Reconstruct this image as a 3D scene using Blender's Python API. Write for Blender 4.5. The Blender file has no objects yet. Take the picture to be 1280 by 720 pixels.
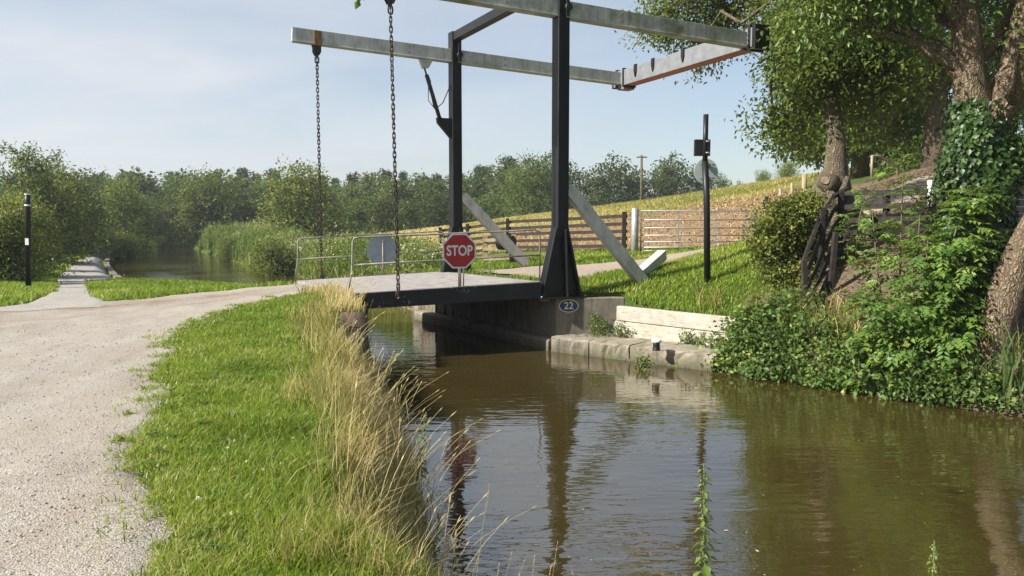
import bpy, math, random
import numpy as np
from mathutils import Vector, Matrix

R_ = np.random.default_rng(7)
random.seed(7)
scene = bpy.context.scene
COL = scene.collection

# ------------------------------------------------------------------ camera
EYE = 1.6
FPX = 962.0
PITCH = math.atan(80.0 / FPX)
cd = bpy.data.cameras.new("camera")
cd.sensor_width = 36.0
cd.lens = 36.0 * FPX / 1280.0
cd.clip_start = 0.05
cd.clip_end = 3000
cam = bpy.data.objects.new("camera", cd)
COL.objects.link(cam)
cam.location = (0, 0, EYE)
cam.rotation_euler = (math.radians(90) - PITCH, 0, 0)
scene.camera = cam


def ray(px, py):
    a = (px - 640.0) / FPX
    b = (360.0 - py) / FPX
    return Vector((a, math.cos(PITCH) + b * math.sin(PITCH), -math.sin(PITCH) + b * math.cos(PITCH)))


def P(px, py, Y):
    """world point seen at a photo pixel at distance Y ahead"""
    d = ray(px, py)
    t = Y / d.y
    return Vector((d.x * t, Y, EYE + d.z * t))


# ------------------------------------------------------------------ terrain
CANAL = np.array([
    (60, 0.5), (30, 1.0), (12, 2.0), (6, 2.9), (3, 3.4), (1.2, 3.75), (0.25, 3.95), (-0.25, 4.5), (-0.45, 5.4), (-0.85, 7.4), (-1.35, 9.4),
    (-1.85, 11.3), (-2.5, 13.3), (-2.75, 14.2), (-5.0, 18.4), (-6.9, 21.2), (-10.3, 24.2), (-12.8, 26.5),
    (-17.9, 35), (-22.3, 42.7), (-25.7, 49.3), (-28.2, 56), (-30, 62), (-34.5, 76), (-42.5, 95), (-58, 114), (-150, 190),
    (-140, 205), (-56, 124), (-43, 100), (-27, 67), (-16.7, 47), (-10.2, 36), (-5.6, 27), (-2.7, 21.2), (-2.35, 19.6),
    (0.72, 14.72), (3.3, 12.7), (6.3, 9.6), (10, 7.6), (30, 5.6), (60, 5.0)], float)
WATER_Z = -0.85

CP = np.array([
    (0, 0, 0), (-3, 3, 0), (-6, 3, 0), (-12, 5, 0), (3, -3, -.05), (2, 3, -.3), (.35, 3.2, -.22), (.2, 2.2, -.1), (5, 2.4, -.3), (-1.0, 4, 0), (8, -3, 0), (0, -10, 0), (-14, -8, 0), (20, -6, 0),
    (-2.4, 5, 0), (-3.2, 7, 0), (-4.35, 9.6, 0), (-5.3, 12.8, .03), (-3.6, 11.5, .08), (-2.6, 10, 0.0), (-1.9, 7, -0.02), (-3.5, 13.8, .24), (-2.9, 14.2, .28),
    (-4.2, 16, .25), (-5.1, 18.0, .2), (-9, 14, 0), (-8, 16, 0), (-6.3, 18.3, .08), (-7.2, 20.3, -.02), (-11, 23.3, -.15), (-12.6, 20, -.08), (-13.6, 25.4, -.3),
    (-14.5, 25, -.3), (-18.3, 33.5, -.42), (-25, 46.5, -.45), (-26.5, 49.3, -.45), (-42, 80, -.4), (-16, 20, .05), (-20, 28, -.15), (-27, 40, -.2), (-40, 60, -.1),
    (-30, 20, .2), (-60, 60, .2), (-60, 0, .2),
    (2.6, 15.6, .46), (3.85, 15.15, .45), (1.6, 16, .42), (.7, 15.7, .4), (2.5, 14.6, .1), (3.9, 13.6, .05), (4.5, 14.2, .25), (5.0, 14.0, .32), (-.9, 19.2, .42),
    (-1.9, 21.5, .35), (0.2, 20.6, .5), (2.9, 17.4, .58), (3.3, 19.3, .7), (5.5, 22, .86), (3.5, 22.3, .78), (-.2, 26.5, .6), (-1.9, 25.7, .3), (7.2, 22.0, 1.05),
    (5.3, 13.4, .3), (5.7, 12.5, .1), (6.4, 14, .9), (6.6, 16.2, 1.35), (8, 15.5, 1.25), (10.8, 17, 1.5), (9.5, 13.5, 1.0), (7.5, 12, .5), (6.9, 11.4, .15), (6.5, 10.6, -.15),
    (9, 11, .4), (8, 9.8, -.1), (12, 10, .4), (9, 18.5, 1.75), (12, 22, 2.7), (15.4, 28, 3.75), (19.2, 29, 4.15), (20, 20, 3.2), (20, 12, 1.5), (40, 12, 3.5),
    (10, 30, 2.0), (14, 36, 3.3), (-5, 40, .25), (-8.5, 36, -.1), (-1, 30, .5), (1.5, 25, .7), (5, 30, 1.15), (5, 40, 1.7), (-14, 50, 0), (-22, 64, .1), (-24, 75, 0),
    (-10, 60, .75), (-1.2, 60, 1.85), (10, 60, 3.3), (22, 60, 5.15), (40, 60, 7), (-8, 50, .5), (2, 50, 1.95), (12, 48, 3.1), (20, 45, 4.6),
    (10, 80, 2.6), (24, 80, 4.2), (0, 80, 1.2), (0, 110, .3), (-30, 115, .2), (40, 115, 3), (100, 150, 4), (-100, 150, .2), (100, 40, 8), (100, 0, 3), (0, 160, .5)], float)


def _tps(r2):
    return np.where(r2 > 1e-9, r2 * np.log(np.maximum(r2, 1e-12)), 0.0)


_n = len(CP)
_S = 0.02
_q = CP[:, :2] * _S
_K = _tps(((_q[:, None] - _q[None]) ** 2).sum(-1)) + np.eye(_n) * 3e-5
_Pm = np.c_[np.ones(_n), _q]
_A = np.block([[_K, _Pm], [_Pm.T, np.zeros((3, 3))]])
_W = np.linalg.solve(_A, np.r_[CP[:, 2], 0, 0, 0])


def base_h(x, y):
    x = np.clip(np.asarray(x, float), -90, 100) * _S
    y = np.clip(np.asarray(y, float), -12, 155) * _S
    out = _W[_n] + _W[_n + 1] * x + _W[_n + 2] * y
    for i in range(_n):
        out = out + _W[i] * _tps((x - _q[i, 0]) ** 2 + (y - _q[i, 1]) ** 2)
    return out


def inside(poly, x, y):
    x = np.asarray(x, float)
    y = np.asarray(y, float)
    r = np.zeros(np.broadcast(x, y).shape, bool)
    n = len(poly)
    j = n - 1
    for i in range(n):
        xi, yi = poly[i][0], poly[i][1]
        xj, yj = poly[j][0], poly[j][1]
        if yi != yj:
            c = ((yi > y) != (yj > y)) & (x < (xj - xi) * (y - yi) / (yj - yi) + xi)
            r ^= c
        j = i
    return r


def edge_dist(poly, x, y, closed=True):
    x = np.asarray(x, float)
    y = np.asarray(y, float)
    best = np.full(np.broadcast(x, y).shape, 1e9)
    n = len(poly)
    for i in range(n if closed else n - 1):
        ax, ay = poly[i][0], poly[i][1]
        bx, by = poly[(i + 1) % n][0], poly[(i + 1) % n][1]
        dx, dy = bx - ax, by - ay
        t = np.clip(((x - ax) * dx + (y - ay) * dy) / (dx * dx + dy * dy), 0, 1)
        best = np.minimum(best, (x - ax - t * dx) ** 2 + (y - ay - t * dy) ** 2)
    return np.sqrt(best)


def smooth(t):
    t = np.clip(t, 0, 1)
    return t * t * (3 - 2 * t)


def vnoise(x, y, f, seed=0):
    """cheap smooth value noise in [-1,1]"""
    x = np.asarray(x, float) * f + seed * 17.3
    y = np.asarray(y, float) * f + seed * 9.7
    xi = np.floor(x).astype(int)
    yi = np.floor(y).astype(int)
    fx = smooth(x - xi)
    fy = smooth(y - yi)

    def h(a, b):
        v = np.sin(a * 127.1 + b * 311.7 + seed * 3.3) * 43758.5453
        return (v - np.floor(v)) * 2 - 1
    return (h(xi, yi) * (1 - fx) + h(xi + 1, yi) * fx) * (1 - fy) + (h(xi, yi + 1) * (1 - fx) + h(xi + 1, yi + 1) * fx) * fy


LEDGE = [(0.72, 14.72), (3.3, 12.7), (4.2, 13.05), (3.98, 13.26), (2.25, 14.76), (2.2, 15.13), (0.86, 15.10)]
FOOT = [(0.55, 14.6), (0.95, 14.97), (.72, 15.36), (-2.3, 20.0), (-2.75, 19.6)]
PLINTH = [(0.90, 15.14), (2.08, 15.20), (2.10, 15.34), (0.80, 15.36), (-1.75, 19.9), (-2.35, 19.9)]


def H(x, y):
    x = np.asarray(x, float)
    y = np.asarray(y, float)
    x, y = np.broadcast_arrays(x, y)
    h = base_h(x, y)
    d = edge_dist(CANAL, x, y)
    ins = inside(CANAL, x, y)
    w = np.full(x.shape, 1.0)
    w = np.where((x < 0.4) & (y < 13.2) & (x > -3), 0.95, w)
    w = np.where((x > 3.2) & (y < 13.2) & (y > 5), 0.7, w)
    w = np.where((x > -6) & (x < 3.3) & (y > 12.6) & (y < 20.5), 0.16, w)
    land = WATER_Z - 0.15 + (h - WATER_Z + 0.15) * smooth(np.minimum(d / w, 1)) ** 0.75
    bed = WATER_Z - 0.15 - np.minimum(d * 1.2, 1.0)
    z = np.where(ins, bed, land)
    fo = inside(FOOT, x, y)
    z = np.where(fo & ~ins, -.8, z)
    lg = inside(LEDGE, x, y)
    z = np.where(lg & ~ins, -0.72, z)
    pl = inside(PLINTH, x, y)
    z = np.where(pl & ~ins, np.minimum(z, 0.12), z)
    rough = vnoise(x, y, 1.7, 1) * .02 + vnoise(x, y, 5, 2) * .008
    return z + np.where(ins, 0, rough)


def hz(x, y):
    return float(H(np.array([x]), np.array([y]))[0])


# ------------------------------------------------------------------ object helpers
def link(o):
    COL.objects.link(o)
    return o


def tag(o, label=None, cat=None, group=None, kind=None):
    if label:
        o["label"] = label
    if cat:
        o["category"] = cat
    if group:
        o["group"] = group
    if kind:
        o["kind"] = kind
    return o


def empty(name, loc=(0, 0, 0), rz=0.0, label=None, cat=None, group=None):
    o = bpy.data.objects.new(name, None)
    o.empty_display_size = 0.3
    o.location = loc
    o.rotation_euler = (0, 0, rz)
    link(o)
    return tag(o, label, cat, group)


def np_mesh(name, verts, tris, mat, tint=None, smooth_=False):
    me = bpy.data.meshes.new(name)
    nv, nt = len(verts), len(tris)
    me.vertices.add(nv)
    me.vertices.foreach_set("co", np.ascontiguousarray(verts, np.float32).ravel())
    me.loops.add(nt * 3)
    me.loops.foreach_set("vertex_index", np.ascontiguousarray(tris, np.int32).ravel())
    me.polygons.add(nt)
    me.polygons.foreach_set("loop_start", np.arange(0, nt * 3, 3, dtype=np.int32))
    me.polygons.foreach_set("loop_total", np.full(nt, 3, np.int32))
    if smooth_:
        me.polygons.foreach_set("use_smooth", np.ones(nt, bool))
    me.update(calc_edges=True)
    if tint is not None:
        a = me.attributes.new("tint", "FLOAT", "POINT")
        a.data.foreach_set("value", np.ascontiguousarray(tint, np.float32))
    if mat:
        me.materials.append(mat)
    return me


def obj(name, me, parent=None):
    o = bpy.data.objects.new(name, me)
    link(o)
    if parent is not None:
        o.parent = parent
    return o


class MB:
    """collects boxes, beams, tubes and prisms into one mesh object"""

    def __init__(self):
        self.v = []
        self.f = []
        self.sm = []

    def add(self, vs, fs, sm=False):
        b = len(self.v)
        self.v += [tuple(p) for p in vs]
        self.f += [tuple(i + b for i in f) for f in fs]
        self.sm += [sm] * len(fs)

    def box(self, c, s, ax=None):
        c = Vector(c)
        X, Y, Z = ax if ax else (Vector((1, 0, 0)), Vector((0, 1, 0)), Vector((0, 0, 1)))
        vs = []
        for k in (-1, 1):
            for j in (-1, 1):
                for i in (-1, 1):
                    vs.append(c + X * (i * s[0] / 2) + Y * (j * s[1] / 2) + Z * (k * s[2] / 2))
        self.add(vs, [(0, 2, 3, 1), (4, 5, 7, 6), (0, 1, 5, 4), (2, 6, 7, 3), (0, 4, 6, 2), (1, 3, 7, 5)])

    def beam(self, a, b, w, h, up=(0, 0, 1), w2=None, h2=None):
        """bar from a to b, w across, h along 'up'"""
        a, b = Vector(a), Vector(b)
        d = (b - a).normalized()
        up = Vector(up)
        s = d.cross(up).normalized()
        u = s.cross(d).normalized()
        w2 = w if w2 is None else w2
        h2 = h if h2 is None else h2
        vs = []
        for p, ww, hh in ((a, w, h), (b, w2, h2)):
            for j, i in ((-1, -1), (-1, 1), (1, 1), (1, -1)):
                vs.append(p + s * (i * ww / 2) + u * (j * hh / 2))
        self.add(vs, [(0, 1, 2, 3), (7, 6, 5, 4), (0, 4, 5, 1), (1, 5, 6, 2), (2, 6, 7, 3), (3, 7, 4, 0)])

    def tube(self, pts, rad, n=8, caps=True, wob=0.0, seed=0):
        pts = [Vector(p) for p in pts]
        if not hasattr(rad, "__len__"):
            rad = [rad] * len(pts)
        m = len(pts)
        vs = []
        prev = None
        rs = random.Random(seed)
        for i in range(m):
            d = (pts[min(i + 1, m - 1)] - pts[max(i - 1, 0)])
            if d.length < 1e-9:
                d = Vector((0, 0, 1))
            d.normalize()
            if prev is None:
                ref = Vector((1, 0, 0)) if abs(d.x) < 0.8 else Vector((0, 1, 0))
                s = d.cross(ref).normalized()
            else:
                s = (prev - d * prev.dot(d)).normalized()
            prev = s
            t = d.cross(s)
            for k in range(n):
                a = 2 * math.pi * k / n
                r = rad[i] * (1 + (rs.uniform(-wob, wob) if wob else 0))
                vs.append(pts[i] + s * (math.cos(a) * r) + t * (math.sin(a) * r))
        fs = []
        for i in range(m - 1):
            for k in range(n):
                a, b = i * n + k, i * n + (k + 1) % n
                fs.append((a, b, b + n, a + n))
        b0 = len(self.v)
        self.add(vs, fs, True)
        if caps:
            self.f.append(tuple(b0 + k for k in reversed(range(n))))
            self.f.append(tuple(b0 + (m - 1) * n + k for k in range(n)))
            self.sm += [False, False]

    def prism(self, poly, a, b):
        """polygon of 3-D points swept by vector a..b offsets"""
        a, b = Vector(a), Vector(b)
        n = len(poly)
        vs = [Vector(p) + a for p in poly] + [Vector(p) + b for p in poly]
        fs = [tuple(reversed(range(n))), tuple(range(n, 2 * n))]
        for i in range(n):
            j = (i + 1) % n
            fs.append((i, j, j + n, i + n))
        self.add(vs, fs)

    def torus(self, c, ax_long, ax_short, rl, rs, r, n=12, k=6):
        """chain-link like ring: stadium in plane (ax_long, ax_short)"""
        c, L, S = Vector(c), Vector(ax_long), Vector(ax_short)
        N = L.cross(S).normalized()
        vs = []
        for i in range(n):
            a = 2 * math.pi * i / n
            ca, sa = math.cos(a), math.sin(a)
            ctr = c + L * (math.copysign(1, ca) * (rl - rs) * min(1, abs(ca) * 3) + rs * ca) + S * (rs * sa)
            out = (L * ca + S * sa).normalized()
            for j in range(k):
                b = 2 * math.pi * j / k
                vs.append(ctr + out * (math.cos(b) * r) + N * (math.sin(b) * r))
        fs = []
        for i in range(n):
            for j in range(k):
                i2, j2 = (i + 1) % n, (j + 1) % k
                fs.append((i * k + j, i2 * k + j, i2 * k + j2, i * k + j2))
        self.add(vs, fs, True)

    def build(self, name, mat, parent=None, bevel=0.0, local=None):
        me = bpy.data.meshes.new(name)
        vs = self.v
        if local is not None:
            vs = [(p[0] - local[0], p[1] - local[1], p[2] - local[2]) for p in vs]
        me.from_pydata(vs, [], self.f)
        me.polygons.foreach_set("use_smooth", np.array(self.sm, bool))
        me.update()
        import bmesh
        bm = bmesh.new()
        bm.from_mesh(me)
        bmesh.ops.recalc_face_normals(bm, faces=bm.faces)
        bm.to_mesh(me)
        bm.free()
        me.materials.append(mat)
        o = obj(name, me, parent)
        if bevel:
            m = o.modifiers.new("bevel", "BEVEL")
            m.width = bevel
            m.segments = 2
            m.limit_method = "ANGLE"
            m.angle_limit = math.radians(40)
        return o


def copy_tree(o, parent=None):
    c = o.copy()
    COL.objects.link(c)
    if parent is not None:
        c.parent = parent
    for ch in list(o.children):
        copy_tree(ch, c)
    return c


# ------------------------------------------------------------------ materials
def new_mat(name):
    m = bpy.data.materials.new(name)
    m.use_nodes = True
    nt = m.node_tree
    nt.nodes.clear()
    return m, nt


def nd(nt, t, **kw):
    n = nt.nodes.new(t)
    for k, v in kw.items():
        if k.startswith("in_"):
            key = k[3:]
            key = int(key) if key.isdigit() else key.replace("_", " ")
            n.inputs[key].default_value = v
        else:
            setattr(n, k, v)
    return n


def c4(c):
    return (c[0], c[1], c[2], 1.0)


def ramp(nt, fac, stops):
    r = nt.nodes.new("ShaderNodeValToRGB")
    e = r.color_ramp.elements
    while len(e) < len(stops):
        e.new(0.5)
    for i, (p, c) in enumerate(stops):
        e[i].position = p
        e[i].color = c4(c) if hasattr(c, "__len__") else (c, c, c, 1)
    nt.links.new(fac, r.inputs[0])
    return r.outputs[0]


def noise(nt, scale, detail=5, rough=.6, stretch=(1, 1, 1), coord="Object", dist=0.0):
    tc = nt.nodes.new("ShaderNodeTexCoord")
    mp = nt.nodes.new("ShaderNodeMapping")
    mp.inputs["Scale"].default_value = stretch
    nt.links.new(tc.outputs[coord], mp.inputs[0])
    n = nd(nt, "ShaderNodeTexNoise", in_Scale=scale, in_Detail=detail, in_Roughness=rough, in_Distortion=dist)
    nt.links.new(mp.outputs[0], n.inputs["Vector"])
    return n.outputs["Fac"]


def mixc(nt, fac, a, b):
    m = nt.nodes.new("ShaderNodeMix")
    m.data_type = "RGBA"
    for s, v in ((6, a), (7, b)):
        if hasattr(v, "is_linked"):
            nt.links.new(v, m.inputs[s])
        else:
            m.inputs[s].default_value = c4(v)
    if hasattr(fac, "is_linked"):
        nt.links.new(fac, m.inputs[0])
    else:
        m.inputs[0].default_value = fac
    return m.outputs[2]


def finish(nt, col, rough=.7, metal=0.0, bump=None, bstr=.3, bdist=.02, spec=.4):
    b = nd(nt, "ShaderNodeBsdfPrincipled")
    if hasattr(col, "is_linked"):
        nt.links.new(col, b.inputs["Base Color"])
    else:
        b.inputs["Base Color"].default_value = c4(col)
    if hasattr(rough, "is_linked"):
        nt.links.new(rough, b.inputs["Roughness"])
    else:
        b.inputs["Roughness"].default_value = rough
    b.inputs["Metallic"].default_value = metal
    b.inputs["Specular IOR Level"].default_value = spec
    if bump is not None:
        bp = nd(nt, "ShaderNodeBump", in_Strength=bstr, in_Distance=bdist)
        nt.links.new(bump, bp.inputs["Height"])
        nt.links.new(bp.outputs[0], b.inputs["Normal"])
    o = nt.nodes.new("ShaderNodeOutputMaterial")
    nt.links.new(b.outputs[0], o.inputs[0])
    return b


def simple(name, c1, c2, scale=6, rough=.7, metal=0., bstr=.2, bdist=.01, stretch=(1, 1, 1), lo=.35, hi=.65, spec=.4, detail=6):
    m, nt = new_mat(name)
    f = noise(nt, scale, detail, .62, stretch)
    col = ramp(nt, f, [(lo, c1), (hi, c2)])
    finish(nt, col, rough, metal, f, bstr, bdist, spec)
    return m


def leaf_mat(name, stops, trans=.35, rough=.5, spec=.25, tcol=None, vary=0.0):
    """leaf colour from the per-leaf tint attribute; leaves let some light through"""
    m, nt = new_mat(name)
    at = nd(nt, "ShaderNodeAttribute", attribute_name="tint")
    col = ramp(nt, at.outputs["Fac"], stops)
    if vary:
        # every tree of a kind has its own green
        oi = nt.nodes.new("ShaderNodeObjectInfo")
        hs = nt.nodes.new("ShaderNodeHueSaturation")
        h1 = nd(nt, "ShaderNodeMapRange", in_3=.5 - .035 * vary, in_4=.5 + .03 * vary)
        nt.links.new(oi.outputs["Random"], h1.inputs[0])
        w1 = nt.nodes.new("ShaderNodeTexWhiteNoise")
        w1.noise_dimensions = "1D"
        nt.links.new(oi.outputs["Random"], w1.inputs["W"])
        v1 = nd(nt, "ShaderNodeMapRange", in_3=1 - .42 * vary, in_4=1 + .5 * vary)
        nt.links.new(w1.outputs["Value"], v1.inputs[0])
        nt.links.new(h1.outputs[0], hs.inputs["Hue"])
        nt.links.new(v1.outputs[0], hs.inputs["Value"])
        nt.links.new(col, hs.inputs["Color"])
        col = hs.outputs[0]
    b = nd(nt, "ShaderNodeBsdfPrincipled", in_Roughness=rough)
    b.inputs["Specular IOR Level"].default_value = spec
    nt.links.new(col, b.inputs["Base Color"])
    t = nd(nt, "ShaderNodeBsdfTranslucent")
    tc = mixc(nt, .5, col, tcol or (.35, .42, .06))
    nt.links.new(tc, t.inputs[0])
    mx = nd(nt, "ShaderNodeMixShader", in_0=trans)
    nt.links.new(b.outputs[0], mx.inputs[1])
    nt.links.new(t.outputs[0], mx.inputs[2])
    o = nt.nodes.new("ShaderNodeOutputMaterial")
    nt.links.new(mx.outputs[0], o.inputs[0])
    return m


M = {}


def make_materials():
    # black paint with chips and dust
    def black(name, chips):
        m, nt = new_mat(name)
        f = noise(nt, 2.2, 6, .65)
        f2 = noise(nt, 14, 6, .75, (1, 1, 1))
        base = ramp(nt, f, [(.3, (.004, .0045, .005)), (.7, (.012, .0125, .013))])
        chip = ramp(nt, f2, [(chips, 0), (chips + .02, 1)])
        big = ramp(nt, noise(nt, 1.1, 3, .5), [(.5, 0), (.62, 1)])
        mul = nd(nt, "ShaderNodeMath", operation="MULTIPLY")
        nt.links.new(chip, mul.inputs[0])
        nt.links.new(big, mul.inputs[1])
        col = mixc(nt, mul.outputs[0], base, (.38, .37, .34))
        finish(nt, col, .45, 0, f2, .15, .004, .35)
        return m
    M["black"] = black("black_paint", .72)
    M["black_chip"] = black("chipped_black_paint", .585)
    # white weathered paint: streaks + algae
    def weathered(name, algae, green=(.17, .18, .085), base=(.5, .515, .48)):
        m, nt = new_mat(name)
        f = noise(nt, 3.2, 7, .68, (1, 1, .55))
        st = noise(nt, 16, 5, .7, (1, 1, .05))
        a = ramp(nt, noise(nt, 1.0, 6, .7, (1, 1, 1), "Object", .4), [(algae, 0), (algae + .16, 1)])
        col = ramp(nt, f, [(.3, tuple(v * .62 for v in base)), (.55, base), (.8, tuple(v * 1.12 for v in base))])
        col = mixc(nt, ramp(nt, st, [(.52, 0), (.74, .6)]), col, (.12, .115, .09))
        col = mixc(nt, ramp(nt, noise(nt, 7, 7, .75, (1, 1, .8), "Object", .8), [(.56, 0), (.68, .65)]), col, (.19, .185, .14))
        col = mixc(nt, ramp(nt, noise(nt, 2.4, 5, .7, (1, 1, .5)), [(.62, 0), (.72, .5)]), col, (.24, .17, .10))
        col = mixc(nt, a, col, green)
        finish(nt, col, .65, 0, f, .25, .006)
        return m
    M["beam_white"] = weathered("weathered_white_beam_paint", .6)
    M["beam_algae"] = weathered("algae_stained_white_beam_paint", .47)
    M["brace_white"] = weathered("white_brace_paint", .66, (.24, .25, .2), (.52, .52, .49))
    M["pipe_white"] = simple("flaking_white_pipe_paint", (.15, .13, .105), (.33, .31, .275), 9, .6, bstr=.3)
    M["chain"] = simple("rusty_dark_chain_steel", (.02, .017, .016), (.07, .05, .042), 12, .55, .5)
    M["rust"] = simple("rust_stain", (.12, .07, .03), (.3, .18, .06), 20, .85)
    M["dark_steel"] = simple("dark_weathered_steel", (.018, .018, .018), (.05, .047, .044), 9, .55, .3)
    # counterweight beam: grey painted sides, red oxide underside
    m, nt = new_mat("grey_beam_with_red_oxide_underside")
    g = nd(nt, "ShaderNodeNewGeometry")
    sep = nt.nodes.new("ShaderNodeSeparateXYZ")
    nt.links.new(g.outputs["True Normal"], sep.inputs[0])
    dn = nd(nt, "ShaderNodeMath", operation="LESS_THAN", in_1=-.5)
    nt.links.new(sep.outputs[2], dn.inputs[0])
    f = noise(nt, 6, 6, .7)
    col = mixc(nt, dn.outputs[0], ramp(nt, f, [(.3, (.13, .135, .15)), (.7, (.21, .215, .23))]), ramp(nt, f, [(.3, (.33, .10, .065)), (.7, (.48, .17, .11))]))
    finish(nt, col, .6, 0, f, .2, .005)
    M["counter"] = m
    M["deck"] = simple("worn_grey_deck_surface", (.21, .19, .175), (.34, .31, .285), 5, .9, bstr=.35, bdist=.008, stretch=(1, 1, 1))
    # concrete
    def concrete(name, a, b, moss):
        m, nt = new_mat(name)
        f = noise(nt, 3, 8, .7)
        f2 = noise(nt, 22, 6, .7)
        st = noise(nt, 5, 6, .7, (1, 1, .15))
        col = ramp(nt, f, [(.3, a), (.7, b)])
        col = mixc(nt, ramp(nt, st, [(.5, 0), (.7, .7)]), col, tuple(v * .35 for v in a))
        g = nd(nt, "ShaderNodeNewGeometry")
        sp = nt.nodes.new("ShaderNodeSeparateXYZ")
        nt.links.new(g.outputs["Position"], sp.inputs[0])
        mr = nd(nt, "ShaderNodeMapRange", in_1=WATER_Z, in_2=WATER_Z + .28, in_3=1.0, in_4=0.0)
        nt.links.new(sp.outputs[2], mr.inputs[0])
        wet = nd(nt, "ShaderNodeMath", operation="MULTIPLY")
        nt.links.new(mr.outputs[0], wet.inputs[0])
        nt.links.new(ramp(nt, f2, [(.3, .5), (.6, 1)]), wet.inputs[1])
        col = mixc(nt, wet.outputs[0], col, (.055, .055, .028))
        col = mixc(nt, ramp(nt, noise(nt, 1.6, 7, .7), [(moss, 0), (moss + .12, .8)]), col, (.10, .10, .045))
        finish(nt, col, .9, 0, f2, .5, .012)
        return m
    M["concrete"] = concrete("stained_concrete", (.12, .105, .08), (.25, .225, .18), .52)
    M["stone"] = concrete("weathered_coping_stone", (.19, .165, .125), (.36, .315, .245), .54)
    m, nt = new_mat("weathered_white_timber")
    f = noise(nt, 4, 7, .7, (1, 1, 1))
    gr = noise(nt, 9, 6, .75, (.6, .6, 6))
    col = ramp(nt, f, [(.3, (.33, .295, .24)), (.6, (.50, .465, .395))])
    col = mixc(nt, ramp(nt, gr, [(.48, 0), (.64, .85)]), col, (.24, .21, .155))
    col = mixc(nt, ramp(nt, noise(nt, 2.2, 7, .75), [(.52, 0), (.68, .6)]), col, (.27, .245, .17))
    finish(nt, col, .85, 0, gr, .6, .012)
    M["timber_white"] = m
    M["black_wood"] = simple("black_stained_timber", (.010, .008, .007), (.034, .026, .022), 7, .8, bstr=.4)
    M["brown_wood"] = simple("bare_fence_timber", (.23, .17, .10), (.40, .32, .20), 8, .85, bstr=.4, stretch=(1, 1, .2))
    M["dark_post"] = simple("dark_fence_timber", (.016, .011, .009), (.042, .030, .023), 8, .85, bstr=.4)
    M["galv"] = simple("galvanised_steel", (.30, .31, .31), (.46, .47, .47), 11, .5, .45)
    M["sign_back"] = simple("grey_sign_back", (.19, .23, .27), (.26, .30, .34), 5, .5)
    M["disc_back"] = simple("pale_grey_disc_back", (.36, .41, .42), (.46, .51, .52), 5, .5)
    M["red"] = simple("stop_sign_red", (.36, .012, .016), (.46, .02, .022), 5, .4)
    M["sign_white"] = simple("sign_white", (.72, .72, .72), (.82, .82, .82), 6, .4)
    M["plate_blue"] = simple("number_plate_blue", (.008, .03, .13), (.012, .045, .18), 6, .4)
    M["plate_yellow"] = simple("number_plate_cream", (.62, .52, .24), (.72, .62, .32), 6, .5)
    M["bollard_white"] = simple("white_bollard_paint", (.6, .58, .52), (.76, .74, .68), 9, .6)
    # gravel
    m, nt = new_mat("pale_gravel")
    v = nd(nt, "ShaderNodeTexVoronoi", in_Scale=95.0, in_Randomness=1.0)
    tc = nt.nodes.new("ShaderNodeTexCoord")
    nt.links.new(tc.outputs["Object"], v.inputs["Vector"])
    fb = noise(nt, .55, 5, .6)
    fm = noise(nt, 9, 6, .75)
    ff = noise(nt, 70, 4, .7)
    col = mixc(nt, .75, ramp(nt, ff, [(.3, (.27, .235, .19)), (.5, (.54, .49, .42)), (.72, (.78, .73, .66))]), v.outputs["Color"])
    gray = nt.nodes.new("ShaderNodeRGBToBW")
    nt.links.new(v.outputs["Color"], gray.inputs[0])
    col = mixc(nt, .5, ramp(nt, ff, [(.3, (.185, .165, .135)), (.5, (.345, .312, .265)), (.7, (.50, .46, .40))]),
               ramp(nt, gray.outputs[0], [(.2, (.165, .145, .118)), (.5, (.355, .322, .275)), (.85, (.505, .47, .415))]))
    damp = ramp(nt, noise(nt, 1.1, 6, .65, (1.6, .5, 1)), [(.42, .0), (.7, .45)])
    col = mixc(nt, damp, col, (.24, .20, .155))
    at = nd(nt, "ShaderNodeAttribute", attribute_name="tint")
    soil = nd(nt, "ShaderNodeMath", operation="ADD")
    nt.links.new(at.outputs["Fac"], soil.inputs[0])
    nt.links.new(ramp(nt, fb, [(.45, 0), (.75, .5)]), soil.inputs[1])
    mm = nd(nt, "ShaderNodeMath", operation="MULTIPLY")
    nt.links.new(soil.outputs[0], mm.inputs[0])
    nt.links.new(ramp(nt, fm, [(.35, .2), (.62, 1)]), mm.inputs[1])
    col = mixc(nt, mm.outputs[0], col, (.20, .135, .085))
    hh = nd(nt, "ShaderNodeMath", operation="SUBTRACT")
    nt.links.new(ff, hh.inputs[0])
    nt.links.new(v.outputs["Distance"], hh.inputs[1])
    finish(nt, col, .95, 0, hh.outputs[0], .55, .012, .2)
    M["gravel"] = m
    M["track"] = simple("brown_gravel_track", (.20, .15, .105), (.42, .35, .28), 40, .95, bstr=.7, bdist=.02)
    M["towpath"] = simple("grey_towpath_surface", (.22, .20, .175), (.37, .345, .305), 30, .95, bstr=.5, bdist=.01)
    # ground
    m, nt = new_mat("grassy_ground")
    at = nd(nt, "ShaderNodeAttribute", attribute_name="mask")
    sp = nt.nodes.new("ShaderNodeSeparateColor")
    nt.links.new(at.outputs["Color"], sp.inputs[0])
    f = noise(nt, 1.3, 8, .7)
    f2 = noise(nt, 14, 6, .75)
    f3 = noise(nt, .12, 5, .6)
    grass = ramp(nt, f2, [(.3, (.028, .045, .010)), (.6, (.075, .115, .022)), (.8, (.16, .17, .05))])
    field = mixc(nt, ramp(nt, f3, [(.4, 0), (.6, 1)]), ramp(nt, f, [(.3, (.12, .15, .035)), (.7, (.25, .24, .08))]), ramp(nt, f, [(.3, (.24, .215, .075)), (.7, (.36, .30, .12))]))
    col = mixc(nt, sp.outputs[2], grass, field)

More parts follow.
